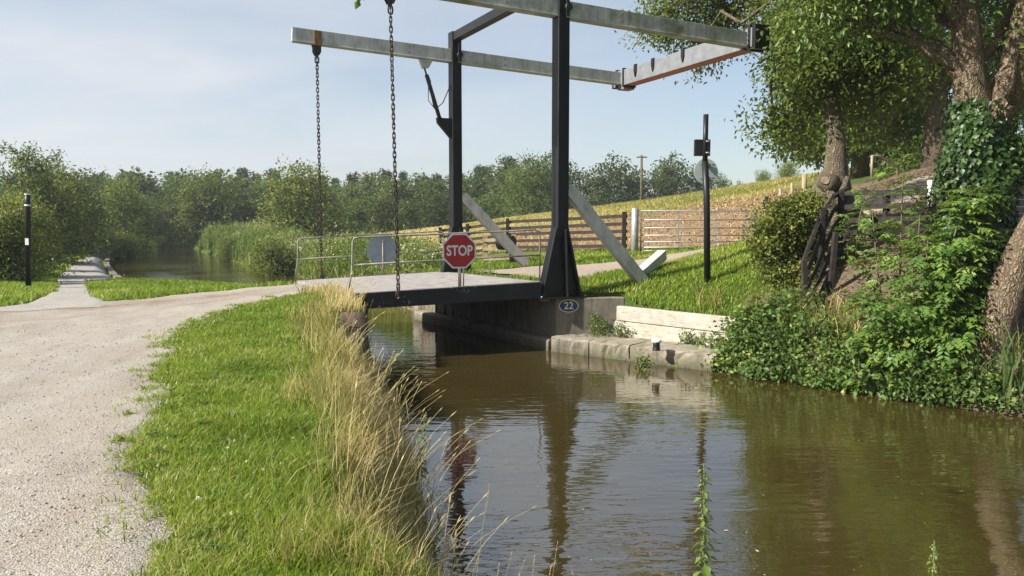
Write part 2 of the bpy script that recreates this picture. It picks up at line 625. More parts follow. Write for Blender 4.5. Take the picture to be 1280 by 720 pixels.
    def masked(ch, a, b):
        ad = nd(nt, "ShaderNodeMath", operation="ADD")
        nt.links.new(sp.outputs[ch], ad.inputs[0])
        sb = nd(nt, "ShaderNodeMath", operation="MULTIPLY_ADD", in_1=1.1, in_2=-.55)
        nt.links.new(f, sb.inputs[0])
        nt.links.new(sb.outputs[0], ad.inputs[1])
        return ramp(nt, ad.outputs[0], [(a, 0), (b, 1)])
    brown = ramp(nt, f2, [(.3, (.15, .092, .052)), (.55, (.28, .185, .108)), (.8, (.42, .31, .19))])
    col = mixc(nt, masked(0, .42, .6), col, brown)
    litter = ramp(nt, f2, [(.3, (.06, .044, .03)), (.55, (.17, .125, .088)), (.8, (.36, .28, .21))])
    col = mixc(nt, masked(1, .4, .6), col, litter)
    finish(nt, col, .95, 0, f2, .8, .05, .15)
    M["ground"] = m
    # water
    m, nt = new_mat("murky_canal_water")
    b = nd(nt, "ShaderNodeBsdfPrincipled", in_Roughness=.012, in_IOR=2.7)
    fl = noise(nt, .5, 4, .6)
    nt.links.new(ramp(nt, fl, [(.3, (.040, .030, .0085)), (.7, (.050, .038, .0105))]), b.inputs["Base Color"])
    b.inputs["Specular IOR Level"].default_value = .62
    n1 = noise(nt, 1.1, 3, .5, (1.0, 3.2, 1))
    n2 = noise(nt, 3.6, 2, .5, (1.0, 3.0, 1))
    am = ramp(nt, noise(nt, .32, 3, .55), [(.36, .12), (.66, 1.0)])
    ad = nd(nt, "ShaderNodeMath", operation="MULTIPLY_ADD", in_1=.5)
    nt.links.new(n2, ad.inputs[0])
    nt.links.new(n1, ad.inputs[2])
    ml = nd(nt, "ShaderNodeMath", operation="MULTIPLY")
    nt.links.new(ad.outputs[0], ml.inputs[0])
    nt.links.new(am, ml.inputs[1])
    bp = nd(nt, "ShaderNodeBump", in_Strength=.5, in_Distance=.03)
    nt.links.new(ml.outputs[0], bp.inputs["Height"])
    nt.links.new(bp.outputs[0], b.inputs["Normal"])
    o = nt.nodes.new("ShaderNodeOutputMaterial")
    nt.links.new(b.outputs[0], o.inputs[0])
    M["water"] = m
    # bark
    def bark(name, a, b, sc):
        m, nt = new_mat(name)
        f = noise(nt, sc, 7, .7, (1, 1, .28), "Object", .6)
        f2 = noise(nt, 2.2, 5, .6)
        v = nd(nt, "ShaderNodeTexVoronoi", in_Scale=sc * 2.6)
        v.feature = "DISTANCE_TO_EDGE"
        tc = nt.nodes.new("ShaderNodeTexCoord")
        mp = nt.nodes.new("ShaderNodeMapping")
        mp.inputs["Scale"].default_value = (1, 1, .16)
        nt.links.new(tc.outputs["Object"], mp.inputs[0])
        wn = nd(nt, "ShaderNodeTexNoise", in_Scale=7.0, in_Detail=4.0)
        nt.links.new(tc.outputs["Object"], wn.inputs["Vector"])
        wv = nt.nodes.new("ShaderNodeVectorMath")
        wv.operation = "MULTIPLY_ADD"
        wv.inputs[1].default_value = (.16, .16, .16)
        nt.links.new(wn.outputs["Color"], wv.inputs[0])
        nt.links.new(mp.outputs[0], wv.inputs[2])
        nt.links.new(wv.outputs[0], v.inputs["Vector"])
        col = ramp(nt, f, [(.32, a), (.66, b)])
        col = mixc(nt, ramp(nt, v.outputs[0], [(0, .8), (.22, 0)]), col, tuple(q * .4 for q in a))
        col = mixc(nt, ramp(nt, f2, [(.5, 0), (.7, .5)]), col, (.11, .115, .055))
        h = nd(nt, "ShaderNodeMath", operation="ADD")
        nt.links.new(f, h.inputs[0])
        nt.links.new(ramp(nt, v.outputs[0], [(0, 0), (.4, 1)]), h.inputs[1])
        finish(nt, col, .9, 0, h.outputs[0], .9, .03, .2)
        return m
    M["bark"] = bark("furrowed_bark", (.14, .10, .064), (.34, .26, .175), 9)
    M["bark_grey"] = bark("grey_brown_bark", (.14, .11, .075), (.32, .255, .18), 12)
    M["bark_far"] = simple("distant_bark", (.06, .05, .035), (.12, .10, .07), 4, .9)
    M["cutwood"] = simple("pale_cut_wood", (.15, .115, .075), (.30, .24, .165), 10, .85, bstr=.4)
    M["stem"] = simple("green_stems", (.07, .09, .03), (.15, .13, .06), 12, .7)
    # leaves
    M["leaf_mid"] = leaf_mat("mid_green_leaves", [(0, (.026, .05, .012)), (.5, (.07, .12, .024)), (1, (.19, .245, .045))], trans=.45)
    M["leaf_oak"] = leaf_mat("oak_leaves", [(0, (.03, .055, .011)), (.5, (.09, .135, .025)), (1, (.22, .265, .055))], trans=.48)
    M["leaf_ash"] = leaf_mat("ash_leaves", [(0, (.038, .08, .018)), (.5, (.105, .19, .036)), (.9, (.21, .31, .06)), (1, (.36, .42, .15))], rough=.42, spec=.4)
    M["ivy"] = leaf_mat("glossy_ivy_leaves", [(0, (.010, .026, .006)), (.55, (.03, .066, .013)), (1, (.09, .15, .035))], trans=.12, rough=.42, spec=.35)
    M["bramble"] = leaf_mat("bramble_leaves", [(0, (.028, .06, .014)), (.5, (.09, .16, .034)), (.9, (.20, .28, .06)), (1, (.32, .35, .08))], rough=.45, spec=.35)
    M["leaf_far"] = leaf_mat("far_wood_leaves", [(0, (.022, .04, .013)), (.5, (.064, .104, .028)), (1, (.155, .20, .055))], trans=.25, rough=.7, spec=.1, vary=1.0)
    M["leaf_conifer"] = leaf_mat("conifer_needles", [(0, (.016, .03, .014)), (.5, (.03, .052, .022)), (1, (.06, .09, .035))], trans=.15, rough=.7, spec=.1, vary=.6)
    M["leaf_bush"] = leaf_mat("willow_bush_leaves", [(0, (.036, .06, .013)), (.5, (.105, .15, .03)), (1, (.22, .255, .065))], trans=.3, rough=.6, spec=.15, vary=.7)
    M["hedge"] = leaf_mat("hawthorn_leaves", [(0, (.026, .042, .009)), (.5, (.095, .13, .026)), (1, (.23, .26, .06))], trans=.3, rough=.55, spec=.2, vary=.8)
    M["yellowleaf"] = leaf_mat("yellowing_leaves", [(0, (.05, .08, .015)), (.55, (.14, .17, .03)), (.85, (.3, .27, .06)), (1, (.45, .32, .15))], trans=.3)
    M["reed"] = leaf_mat("reeds_and_tall_herbs", [(0, (.045, .08, .018)), (.35, (.11, .17, .035)), (.6, (.20, .25, .06)), (.85, (.33, .33, .12)), (1, (.36, .26, .17))], trans=.35, rough=.6)
    M["cream"] = leaf_mat("cream_flower_heads", [(0, (.42, .40, .22)), (1, (.7, .67, .5))], trans=.2, tcol=(.6, .6, .4))
    M["grass"] = leaf_mat("fresh_grass_blades", [(0, (.05, .09, .010)), (.45, (.165, .265, .018)), (.8, (.30, .375, .038)), (.93, (.36, .34, .09)), (1, (.50, .43, .22))], trans=.4, rough=.5, spec=.3)
    M["straw"] = leaf_mat("dry_grass_stalks", [(0, (.10, .15, .02)), (.35, (.29, .27, .06)), (.7, (.55, .43, .175)), (1, (.70, .58, .33))], trans=.4, rough=.6, tcol=(.6, .5, .2))
    M["nettle"] = leaf_mat("nettle_leaves", [(0, (.05, .10, .02)), (.6, (.10, .18, .03)), (1, (.3, .34, .12))], trans=.35)
    M["iris"] = leaf_mat("iris_blades", [(0, (.04, .085, .03)), (.6, (.09, .16, .05)), (1, (.36, .32, .14))], trans=.35)
    M["dry"] = leaf_mat("dry_straw_litter", [(0, (.28, .21, .12)), (1, (.62, .52, .34))], trans=.15, tcol=(.5, .4, .2))


make_materials()


# ------------------------------------------------------------------ numpy foliage
def norm(a):
    return a / np.maximum(np.linalg.norm(a, axis=-1, keepdims=True), 1e-9)


def leaf_arrays(Pp, D, N, L, W, tint, fold=.18, curl=.12):
    """kite leaves with a fold on the midrib"""
    n = len(Pp)
    D = norm(D)
    S = norm(np.cross(D, N))
    U = norm(np.cross(S, D))
    L = np.broadcast_to(np.asarray(L, float), (n,))[:, None]
    W = np.broadcast_to(np.asarray(W, float), (n,))[:, None]
    v = np.empty((n, 4, 3))
    v[:, 0] = Pp
    v[:, 1] = Pp + D * L * .45 + S * W * .5 + U * W * fold
    v[:, 2] = Pp + D * L - U * L * curl
    v[:, 3] = Pp + D * L * .45 - S * W * .5 + U * W * fold
    b = (np.arange(n) * 4)[:, None]
    t = np.concatenate([b + np.array([[0, 2, 1]]), b + np.array([[0, 3, 2]])], 0)
    return v.reshape(-1, 3), t, np.repeat(tint, 4)


def rand_dirs(n, rng):
    return norm(rng.normal(size=(n, 3)))


def blob_leaves(blobs, leaf, per, rng, spread=.38, density=1.0, aspect=.55, droop=.25, hollow=.55, flat=1.0):
    """clumps of leaves spread through blob volumes. blobs: (cx,cy,cz, rx,ry,rz, nclumps)"""
    Ps, Ds, Ns, Ts, Ls = [], [], [], [], []
    tips = []
    for (cx, cy, cz, rx, ry, rz, nc) in blobs:
        nc = int(nc * density)
        d = rand_dirs(nc, rng)
        r = hollow + (1 - hollow) * rng.random(nc) ** .7
        r *= 1 + .16 * np.sin(d[:, 0] * 5 + cx * 3) * np.cos(d[:, 2] * 6 + cy) + rng.normal(0, .07, nc)
        c = np.array([cx, cy, cz]) + d * r[:, None] * np.array([rx, ry, rz])
        tips.append((np.array([cx, cy, cz]), c))
        n = nc * per
        ci = np.repeat(np.arange(nc), per)
        off = rng.normal(size=(n, 3)) * spread * np.array([1, 1, .75 * flat])
        p = c[ci] + off
        out = norm(d[ci] + rng.normal(size=(n, 3)) * .9 + np.array([0, 0, -droop]))
        nn = norm(rng.normal(size=(n, 3)) * .75 + np.array([0, 0, 1.0]) + d[ci] * .5)
        ct = rng.normal(.46, .23, nc)
        t = ct[ci] + rng.normal(0, .15, n)
        Ps.append(p)
        Ds.append(out)
        Ns.append(nn)
        Ts.append(t)
        Ls.append(leaf * rng.uniform(.65, 1.25, n))
    Pp = np.concatenate(Ps)
    L = np.concatenate(Ls)
    v, t, ti = leaf_arrays(Pp, np.concatenate(Ds), np.concatenate(Ns), L, L * aspect, np.clip(np.concatenate(Ts), 0, 1))
    return v, t, ti, tips


def wander(a, b, n, amp, rng, sag=0.0):
    a, b = np.asarray(a, float), np.asarray(b, float)
    t = np.linspace(0, 1, n)[:, None]
    p = a + (b - a) * t
    L = np.linalg.norm(b - a)
    w = np.cumsum(rng.normal(0, amp * L / n, (n, 3)), 0)
    w -= w[-1] * t
    w -= w[0] * (1 - t)
    p = p + w
    p[:, 2] += sag * L * 4 * (t * (1 - t))[:, 0]
    return p


def limbs_mesh(mb, trunk, rtrunk, tips, rng, frac=.35, rl=.45, twig=.018, sides=6, kmin=.334):
    """limbs from the trunk line to every blob and twigs out to its clumps"""
    trunk = np.asarray(trunk, float)
    for (c, cl) in tips:
        hgt = trunk[:, 2]
        k = int(np.argmin(np.abs(hgt - (c[2] - .55 * np.linalg.norm((c - trunk[-1])[:2]) - .6))))
        k = max(k, int(len(trunk) * kmin))
        a = trunk[k]
        r = rtrunk[k] * rl
        pts = wander(a, c, 8, .35, rng, .05)
        mb.tube(pts, np.linspace(r, r * .3, 8), sides, False)
        m = max(2, int(len(cl) * frac))
        for q in cl[rng.permutation(len(cl))[:m]]:
            s = pts[rng.integers(4, 8)]
            mb.tube(wander(s, q, 4, .3, rng), np.linspace(max(r * .28, twig), twig * .5, 4), 4, False)


def tree(name, label, cat, group, base, trunk, rad, blobs, leaf, per, leafmat, barkmat, seed, spread=.38, frac=.3, aspect=.55, droop=.25, density=1.0, twig=.018, hollow=.55, sides=12, extra=None, kmin=.334):
    """a thing with trunk (limbs included) and crown; coordinates are world, base is its foot"""
    rng = np.random.default_rng(seed)
    root = empty(name, base, 0, label, cat, group)
    b = np.array(base, float)
    mb = MB()
    mb.tube(trunk, rad, sides, True, .05, seed)
    v, t, ti, tips = blob_leaves(blobs, leaf, per, rng, spread, density, aspect, droop, hollow)
    if frac > 0:
        limbs_mesh(mb, trunk, rad, tips, rng, frac, twig=twig, kmin=kmin)
    if extra:
        extra(mb, rng)
    mb.build("trunk", barkmat, root, local=base)
    obj("crown", np_mesh("crown", v - b, t, leafmat, ti), root)
    return root


# ------------------------------------------------------------------ world and light
SUN_AZ = Vector((-0.935, -0.355, 0)).normalized()
SUN_EL = math.radians(36)
to_sun = Vector((SUN_AZ.x * math.cos(SUN_EL), SUN_AZ.y * math.cos(SUN_EL), math.sin(SUN_EL)))
sl = bpy.data.lights.new("sun", "SUN")
sl.energy = 4.3
sl.angle = math.radians(.6)
sl.color = (1.0, .95, .87)
so = bpy.data.objects.new("sun", sl)
link(so)
so.location = to_sun * 60
so.rotation_euler = to_sun.to_track_quat("Z", "Y").to_euler()

world = bpy.data.worlds.new("World")
scene.world = world
world.use_nodes = True
nt = world.node_tree
nt.nodes.clear()
sky = nd(nt, "ShaderNodeTexSky", sky_type="NISHITA", sun_disc=False)
sky.sun_elevation = SUN_EL
sky.sun_rotation = math.atan2(SUN_AZ.x, SUN_AZ.y)
sky.altitude = 100
sky.air_density = 1.0
sky.dust_density = 1.2
sky.ozone_density = 1.0
tc = nt.nodes.new("ShaderNodeTexCoord")
sp = nt.nodes.new("ShaderNodeSeparateXYZ")
nt.links.new(tc.outputs["Generated"], sp.inputs[0])
ad = nd(nt, "ShaderNodeMath", operation="ADD", in_1=.22)
nt.links.new(sp.outputs[2], ad.inputs[0])
mx = nd(nt, "ShaderNodeMath", operation="MAXIMUM", in_1=.08)
nt.links.new(ad.outputs[0], mx.inputs[0])
dv = nt.nodes.new("ShaderNodeVectorMath")
dv.operation = "DIVIDE"
nt.links.new(tc.outputs["Generated"], dv.inputs[0])
cb = nt.nodes.new("ShaderNodeCombineXYZ")
for i in range(3):
    nt.links.new(mx.outputs[0], cb.inputs[i])
nt.links.new(cb.outputs[0], dv.inputs[1])
cn = nd(nt, "ShaderNodeTexNoise", in_Scale=.85, in_Detail=5.0, in_Roughness=.52, in_Distortion=.3)
mpw = nt.nodes.new("ShaderNodeMapping")
mpw.inputs["Location"].default_value = (1.3, .4, 0)
mpw.inputs["Scale"].default_value = (.7, 1.2, 1)
nt.links.new(dv.outputs[0], mpw.inputs[0])
nt.links.new(mpw.outputs[0], cn.inputs["Vector"])
cl0 = ramp(nt, cn.outputs["Fac"], [(.34, .35), (.6, 1.0)])
# thicker cloud towards the west (left), clearer to the right
wst = nd(nt, "ShaderNodeMapRange", in_1=-.5, in_2=.45, in_3=1.15, in_4=.03)
nt.links.new(sp.outputs[0], wst.inputs[0])
clm = nd(nt, "ShaderNodeMath", operation="MULTIPLY", use_clamp=True)
nt.links.new(cl0, clm.inputs[0])
nt.links.new(wst.outputs[0], clm.inputs[1])
cl = clm.outputs[0]
bg1 = nd(nt, "ShaderNodeBackground", in_Strength=.066)
nt.links.new(sky.outputs[0], bg1.inputs[0])
bg2 = nd(nt, "ShaderNodeBackground", in_Strength=1.0)
bg2.inputs[0].default_value = (.342, .358, .382, 1)
ms = nt.nodes.new("ShaderNodeMixShader")
nt.links.new(cl, ms.inputs[0])
nt.links.new(bg1.outputs[0], ms.inputs[1])
nt.links.new(bg2.outputs[0], ms.inputs[2])
wo = nt.nodes.new("ShaderNodeOutputWorld")
nt.links.new(ms.outputs[0], wo.inputs[0])

scene.view_settings.view_transform = "Standard"
scene.view_settings.look = "None"
scene.view_settings.exposure = 1.17
scene.view_settings.gamma = 1.0
scene.view_settings.use_curve_mapping = False
scene.render.engine = "CYCLES"
scene.cycles.use_denoising = True
try:
    scene.cycles.denoiser = "OPENIMAGEDENOISE"
except Exception:
    pass
scene.cycles.max_bounces = 6
scene.cycles.diffuse_bounces = 3
scene.cycles.glossy_bounces = 3
scene.cycles.transmission_bounces = 4
scene.cycles.volume_bounces = 0
scene.cycles.sample_clamp_indirect = 6
scene.cycles.caustics_reflective = False
scene.cycles.caustics_refractive = False


# ================================================================== SETTING
def ground_at(px, py, y0=3.0, y1=150.0):
    """where the sight line of a photo pixel first meets the terrain"""
    Y = np.concatenate([np.arange(y0, 30, .1), np.arange(30, y1, .5)])
    d = ray(px, py)
    X = Y * d.x / d.y
    Z = EYE + Y * d.z / d.y
    h = H(X, Y)
    k = np.nonzero(Z <= h)[0]
    i = int(k[0]) if len(k) else len(Y) - 1
    return Vector((X[i], Y[i], h[i]))


def resample(pts, n):
    p = np.array(pts, float)
    # Catmull-Rom for soft corners
    q = np.vstack([2 * p[0] - p[1], p, 2 * p[-1] - p[-2]])
    out = []
    for i in range(len(p) - 1):
        a, b, c, d = q[i], q[i + 1], q[i + 2], q[i + 3]
        for t in np.linspace(0, 1, 24, endpoint=False):
            out.append(.5 * ((2 * b) + (c - a) * t + (2 * a - 5 * b + 4 * c - d) * t * t + (3 * b - a - 3 * c + d) * t ** 3))
    out.append(p[-1])
    out = np.array(out)
    s = np.r_[0, np.cumsum(np.linalg.norm(np.diff(out, axis=0), axis=1))]
    u = np.linspace(0, s[-1], n)
    return np.c_[np.interp(u, s, out[:, 0]), np.interp(u, s, out[:, 1])]


def strip_polys(left, right, na):
    return resample(left, na), resample(right, na)


GR_R = [(-0.8, -4), (-1.25, 1), (-1.62, 3.5), (-2.4, 4.9), (-3.2, 7), (-4.3, 9.6), (-5.0, 12.2), (-4.9, 13.6), (-4.3, 14.9), (-3.55, 15.6)]
GR_L = [(-15, -4), (-15, 3), (-13.5, 9), (-11.5, 12.6), (-10.2, 14.0), (-8.6, 15.6), (-6.9, 17.3), (-5.12, 18.0)]
TP_L = [(-10.6, 13.6), (-9.9, 15.4), (-12.2, 20.4), (-15.2, 25.4), (-18.7, 32), (-24, 42.7), (-27.8, 50.6), (-46, 86)]
TP_R = [(-7.6, 14.6), (-8.2, 15.6), (-10.5, 19.2), (-12.9, 23.6), (-13.6, 26.6), (-18.3, 35), (-22.7, 42.7), (-26.1, 49.3), (-43.5, 85)]
TK_N = [(0.85, 15.45), (1.7, 16.6), (2.9, 17.3), (4, 17.8), (5.9, 19), (9, 20.3), (14, 22)]
TK_F = [(-1.35, 19.9), (0.8, 19.8), (3.2, 19.5), (4.6, 20.1), (6.6, 21.2), (9, 22.3), (13, 25)]
GRAVEL_POLY = [tuple(p) for p in resample(GR_R, 60)] + [tuple(p) for p in resample(GR_L, 60)[::-1]]
TOW_POLY = [tuple(p) for p in resample(TP_L, 50)] + [tuple(p) for p in resample(TP_R, 50)[::-1]]
TRACK_POLY = [tuple(p) for p in resample(TK_N, 40)] + [tuple(p) for p in resample(TK_F, 40)[::-1]]


def pix_poly(pts):
    return [tuple(ground_at(x, y))[:2] for x, y in pts]


FIELD_BROWN = pix_poly([(598, 300), (640, 288), (720, 280), (800, 270), (870, 257), (930, 247), (1000, 235), (1012, 262), (960, 306), (880, 311), (790, 314), (700, 313), (630, 312)])
FIELD_ALL = [(-12, 52), (-6, 45), (-1, 28), (3.4, 22.6), (7.5, 22.2), (9, 26), (14, 40), (30, 60), (30, 95), (-25, 95)]
LITTER = [(5.2, 12.9), (4.95, 14.1), (5.9, 15.4), (7.0, 18.2), (9.5, 20.5), (11.5, 25), (13, 31), (30, 36), (45, 12), (12, 8.2), (9, 8.6), (6.6, 10.2)]


def axis(lo_dense, hi_dense, step, lo, hi, g):
    a = list(np.arange(lo_dense, hi_dense, step))
    s = step
    v = a[-1]
    up = []
    while v < hi:
        s *= g
        v += s
        up.append(v)
    s = step
    v = a[0]
    dn = []
    while v > lo:
        s *= g
        v -= s
        dn.append(v)
    return np.array(dn[::-1] + a + up)


def build_ground():
    xs = axis(-7, 9, .12, -260, 260, 1.045)
    ys = axis(3, 23, .12, -40, 330, 1.045)
    X, Y = np.meshgrid(xs, ys)
    Z = H(X, Y)
    gp = inside(GRAVEL_POLY, X, Y) | inside(TOW_POLY, X, Y) | inside(TRACK_POLY, X, Y)
    Z = Z - np.where(gp, .05, 0)
    far = smooth((Y - 150) / 200)
    Z = Z * (1 - far)
    n, m = X.shape
    V = np.c_[X.ravel(), Y.ravel(), Z.ravel()]
    i = (np.arange(n - 1)[:, None] * m + np.arange(m - 1)[None]).ravel()
    T = np.r_[np.c_[i, i + 1, i + m + 1], np.c_[i, i + m + 1, i + m]]
    me = np_mesh("ground", V, T, M["ground"], None, True)

    def soft(poly, w):
        ins = inside(poly, X, Y)
        d = edge_dist(poly, X, Y)
        return np.clip(.5 + np.where(ins, d, -d) / w, 0, 1)
    col = np.zeros((n * m, 4), np.float32)
    col[:, 0] = soft(FIELD_BROWN, 2.0).ravel()
    col[:, 1] = soft(LITTER, 1.2).ravel()
    bank = (edge_dist(CANAL, X, Y) < .55) & (Y < 60)
    col[:, 1] = np.maximum(col[:, 1], np.where(bank, .75, 0).ravel() * (~inside(CANAL, X, Y)).ravel())
    dirt = np.exp(-((X - 4.55) ** 2 + (Y - 13.75) ** 2) / .35)
    col[:, 1] = np.maximum(col[:, 1], dirt.ravel() * .8)
    col[:, 2] = soft(FIELD_ALL, 3.0).ravel()
    col[:, 3] = 1
    a = me.attributes.new("mask", "FLOAT_COLOR", "POINT")
    a.data.foreach_set("color", col.ravel())
    o = obj("ground", me)
    tag(o, "grassy ground rising from canal banks to a hillside field", kind="structure")


build_ground()


def strip(name, left, right, na, nc, zoff, mat, label, jl=.08, jr=.08, soil=None, seed=3):
    A, B = strip_polys(left, right, na)
    rng = np.random.default_rng(seed)

    def jig(Q, amp, s):
        k = np.arange(na)
        w = vnoise(Q[:, 0], Q[:, 1], 1.3, s) * amp + vnoise(Q[:, 0], Q[:, 1], 4.5, s + 1) * amp * .6
        return Q + np.c_[w, w * .3]
    A = jig(A, jl, seed)
    B = jig(B, jr, seed + 5)
    t = np.linspace(0, 1, nc)[None, :, None]
    G = A[:, None] * (1 - t) + B[:, None] * t
    x, y = G[..., 0], G[..., 1]
    z = H(x, y) + zoff
    z[:, 0] -= zoff + .03
    z[:, -1] -= zoff + .03
    V = np.c_[x.ravel(), y.ravel(), z.ravel()]
    i = (np.arange(na - 1)[:, None] * nc + np.arange(nc - 1)[None]).ravel()
    T = np.r_[np.c_[i, i + nc + 1, i + 1], np.c_[i, i + nc, i + nc + 1]]
    ti = np.zeros(len(V))
    if soil is not None:
        ti = soil(V[:, 0], V[:, 1])
    me = np_mesh(name, V, T, mat, ti, True)
    o = obj(name, me)
    # face up
    if me.polygons[len(me.polygons) // 2].normal.z < 0:
        me.flip_normals()
    tag(o, label, kind="structure")
    return o


def soil_mask(x, y):
    d = edge_dist([(-14, 10.8), (-9.6, 13.2), (-7.2, 15.2), (-5.2, 16.6)], x, y, False)
    e = edge_dist([(-14, 13), (-10.2, 14.4)], x, y, False)
    r1 = edge_dist([(-4.7, 17.2), (-7.2, 15.3), (-9.6, 13.4), (-14, 11.2)], x, y, False)
    r2 = edge_dist([(-4.2, 16.2), (-6.4, 14.2), (-9.2, 12.0), (-14, 9.6)], x, y, False)
    r3 = edge_dist([(-4.6, 13.2), (-4.7, 10.2), (-3.6, 7), (-2.5, 4.4), (-1.8, 2.5)], x, y, False)
    q = .75 * np.exp(-(d / .8) ** 2) + .6 * np.exp(-(e / .7) ** 2) + .6 * np.exp(-(r1 / .25) ** 2) + .6 * np.exp(-(r2 / .22) ** 2) + .18 * np.exp(-(r3 / .35) ** 2)
    q = q * (.7 + .5 * vnoise(x, y, 1.4, 51))
    return np.clip(q, 0, 1)


strip("gravel_road", GR_L, GR_R, 220, 90, .012, M["gravel"], "pale gravel road running past the grass verge to the bridge", .12, .10, soil_mask)
strip("towpath", TP_L, TP_R, 120, 14, .016, M["towpath"], "narrow grey towpath leading under the trees beside the water", .06, .05, None, 11)
strip("farm_track", TK_F, TK_N, 80, 16, .02, M["track"], "brown gravel track from the bridge to the field gate", .12, .12, None, 21)

# water: one level sheet, the banks rise through it
wm = MB()
wm.add([(-170, -6, WATER_Z), (75, -6, WATER_Z), (75, 215, WATER_Z), (-170, 215, WATER_Z)], [(0, 1, 2, 3)])
wo_ = wm.build("canal_water", M["water"])
tag(wo_, "still murky brown canal water reflecting the sky and bridge", kind="structure")

# towpath kerb along the wharf
mb = MB()
kp = resample([(-13.45, 26.5), (-18.15, 35), (-22.5, 42.7), (-25.9, 49.3), (-30, 57)], 26)
for i in range(25):
    a, b = kp[i], kp[i + 1]
    za = hz(a[0] - .3, a[1]) + .03 + (0.12 if i > 15 else 0)
    zb = hz(b[0] - .3, b[1]) + .03 + (0.12 if i > 15 else 0)
    d = Vector((b[0] - a[0], b[1] - a[1], 0)).normalized() * .006
    mb.beam((a[0] + d.x, a[1] + d.y, za - .35), (b[0] - d.x, b[1] - d.y, zb - .35), .26, .75)
k = mb.build("canal_kerb", M["concrete"], bevel=.015)
tag(k, "pale concrete kerb edging the far towpath where it meets the water", "kerb")

# small dark stones on the towpath
for j, (px, py, s, lab) in enumerate([(103, 341, .085, "larger dark stone lying on the towpath short of the kerb"), (107, 351, .06, "small dark stone at the grass corner beside the towpath")]):
    g = ground_at(px, py)
    bm_ = MB()
    rs = random.Random(j)
    ring = []
    for lv, (rr, zz) in enumerate([(1.0, 0), (.9, .35), (.5, .62), (.12, .72)]):
        for q in range(9):
            a = q * 2 * math.pi / 9
            ring.append((g.x + math.cos(a) * s * 1.6 * rr * rs.uniform(.8, 1.2), g.y + math.sin(a) * s * rr * rs.uniform(.8, 1.2), g.z + zz * s * rs.uniform(.85, 1.1)))
    fs = []
    for lv in range(3):
        for q in range(9):
            q2 = (q + 1) % 9
            fs.append((lv * 9 + q, lv * 9 + q2, lv * 9 + 9 + q2, lv * 9 + 9 + q))
    fs.append(tuple(27 + q for q in range(9)))
    bm_.add(ring, fs)
    tag(bm_.build("stone", M["dark_steel"]), lab, "stone")

# ================================================================== BRIDGE
U = Vector((0.936, 0.352, 0)).normalized()          # along the deck, towards the far bank
Wd = Vector((-0.49, 0.872, 0)).normalized()         # across the deck, along the canal
Zv = Vector((0, 0, 1))
A_ = Vector((-2.85, 13.7, .36))
B_ = Vector((0.52, 14.82, .49))
C_ = Vector((-5.08, 18.1, .27))
D_ = Vector((-1.78, 19.25, .42))
NP = Vector((0.93, 14.98, .17))                     # near tower foot
FP = Vector((-1.38, 19.0, .17))                     # far tower foot
BASE = tuple(NP)
bridge = empty("lift_bridge", BASE, 0, "black and white lifting bridge with overhead balance beams crossing the canal", "bridge")


def bb(mb, name, mat, parent=bridge, bevel=0.0):
    return mb.build(name, mat, parent, bevel, BASE)


# deck slab and side girders
mb = MB()
top = [A_, B_, D_, C_]
mb.prism([p + Vector((0, 0, 0)) for p in top], (0, 0, -.10), (0, 0, 0))
deck = bb(mb, "deck", M["deck"])
for p, q, s in ((A_, B_, -1), (C_, D_, 1)):
    mb = MB()
    o = Wd * (s * .07)
    mb.beam(p + o + Vector((0, 0, -.135)) - U * .02, q + o + Vector((0, 0, -.155)) - U * .02, .13, .28, h2=.31)
    g = bb(mb, "side_girder", M["black_chip"], deck, .01)
mb = MB()
for t in np.linspace(.06, .94, 8):
    a, b = A_.lerp(B_, t), C_.lerp(D_, t)
    mb.beam(a + Vector((0, 0, -.2)) + Wd * .02, b + Vector((0, 0, -.2)) - Wd * .02, .12, .19)
bb(mb, "cross_joist", M["dark_steel"], deck)

# railings
for p, q, sgn, mids in ((A_, B_, 1, (.0, .56)), (C_, D_, -1, (.0,))):
    mb = MB()
    off = Wd * (.06 * sgn)
    p2, q2 = p + off, q + off + U * .05
    hh = 1.0
    a = p2.lerp(q2, .01)
    mb.tube([a - U * .10 - Wd * .0 + Vector((0, 0, .0)), a - U * .02 + Vector((0, 0, .42)), a + Vector((0, 0, .93)), a + U * .03 + Vector((0, 0, .985)), a + U * .1 + Vector((0, 0, hh))] +
            [p2.lerp(q2, t) + Vector((0, 0, hh + random.uniform(-.008, .008))) for t in (.2, .4, .6, .8)] +
            [q2 - U * .1 + Vector((0, 0, hh)), q2 - U * .02 + Vector((0, 0, hh - .04)), q2 + Vector((0, 0, hh - .12)), q2 + Vector((0, 0, .02))], .0155, 8)
    mb.tube([p2.lerp(q2, t) + Vector((0, 0, .51 + (0 if i else 0))) for i, t in enumerate((.006, .35, .7, 1.0))], .0145, 8)
    for t in mids[1:]:
        c = p2.lerp(q2, t)
        mb.tube([c + Vector((0, 0, 0)), c + Vector((0, 0, hh))], .016, 8)
    bb(mb, "railing", M["pipe_white"])

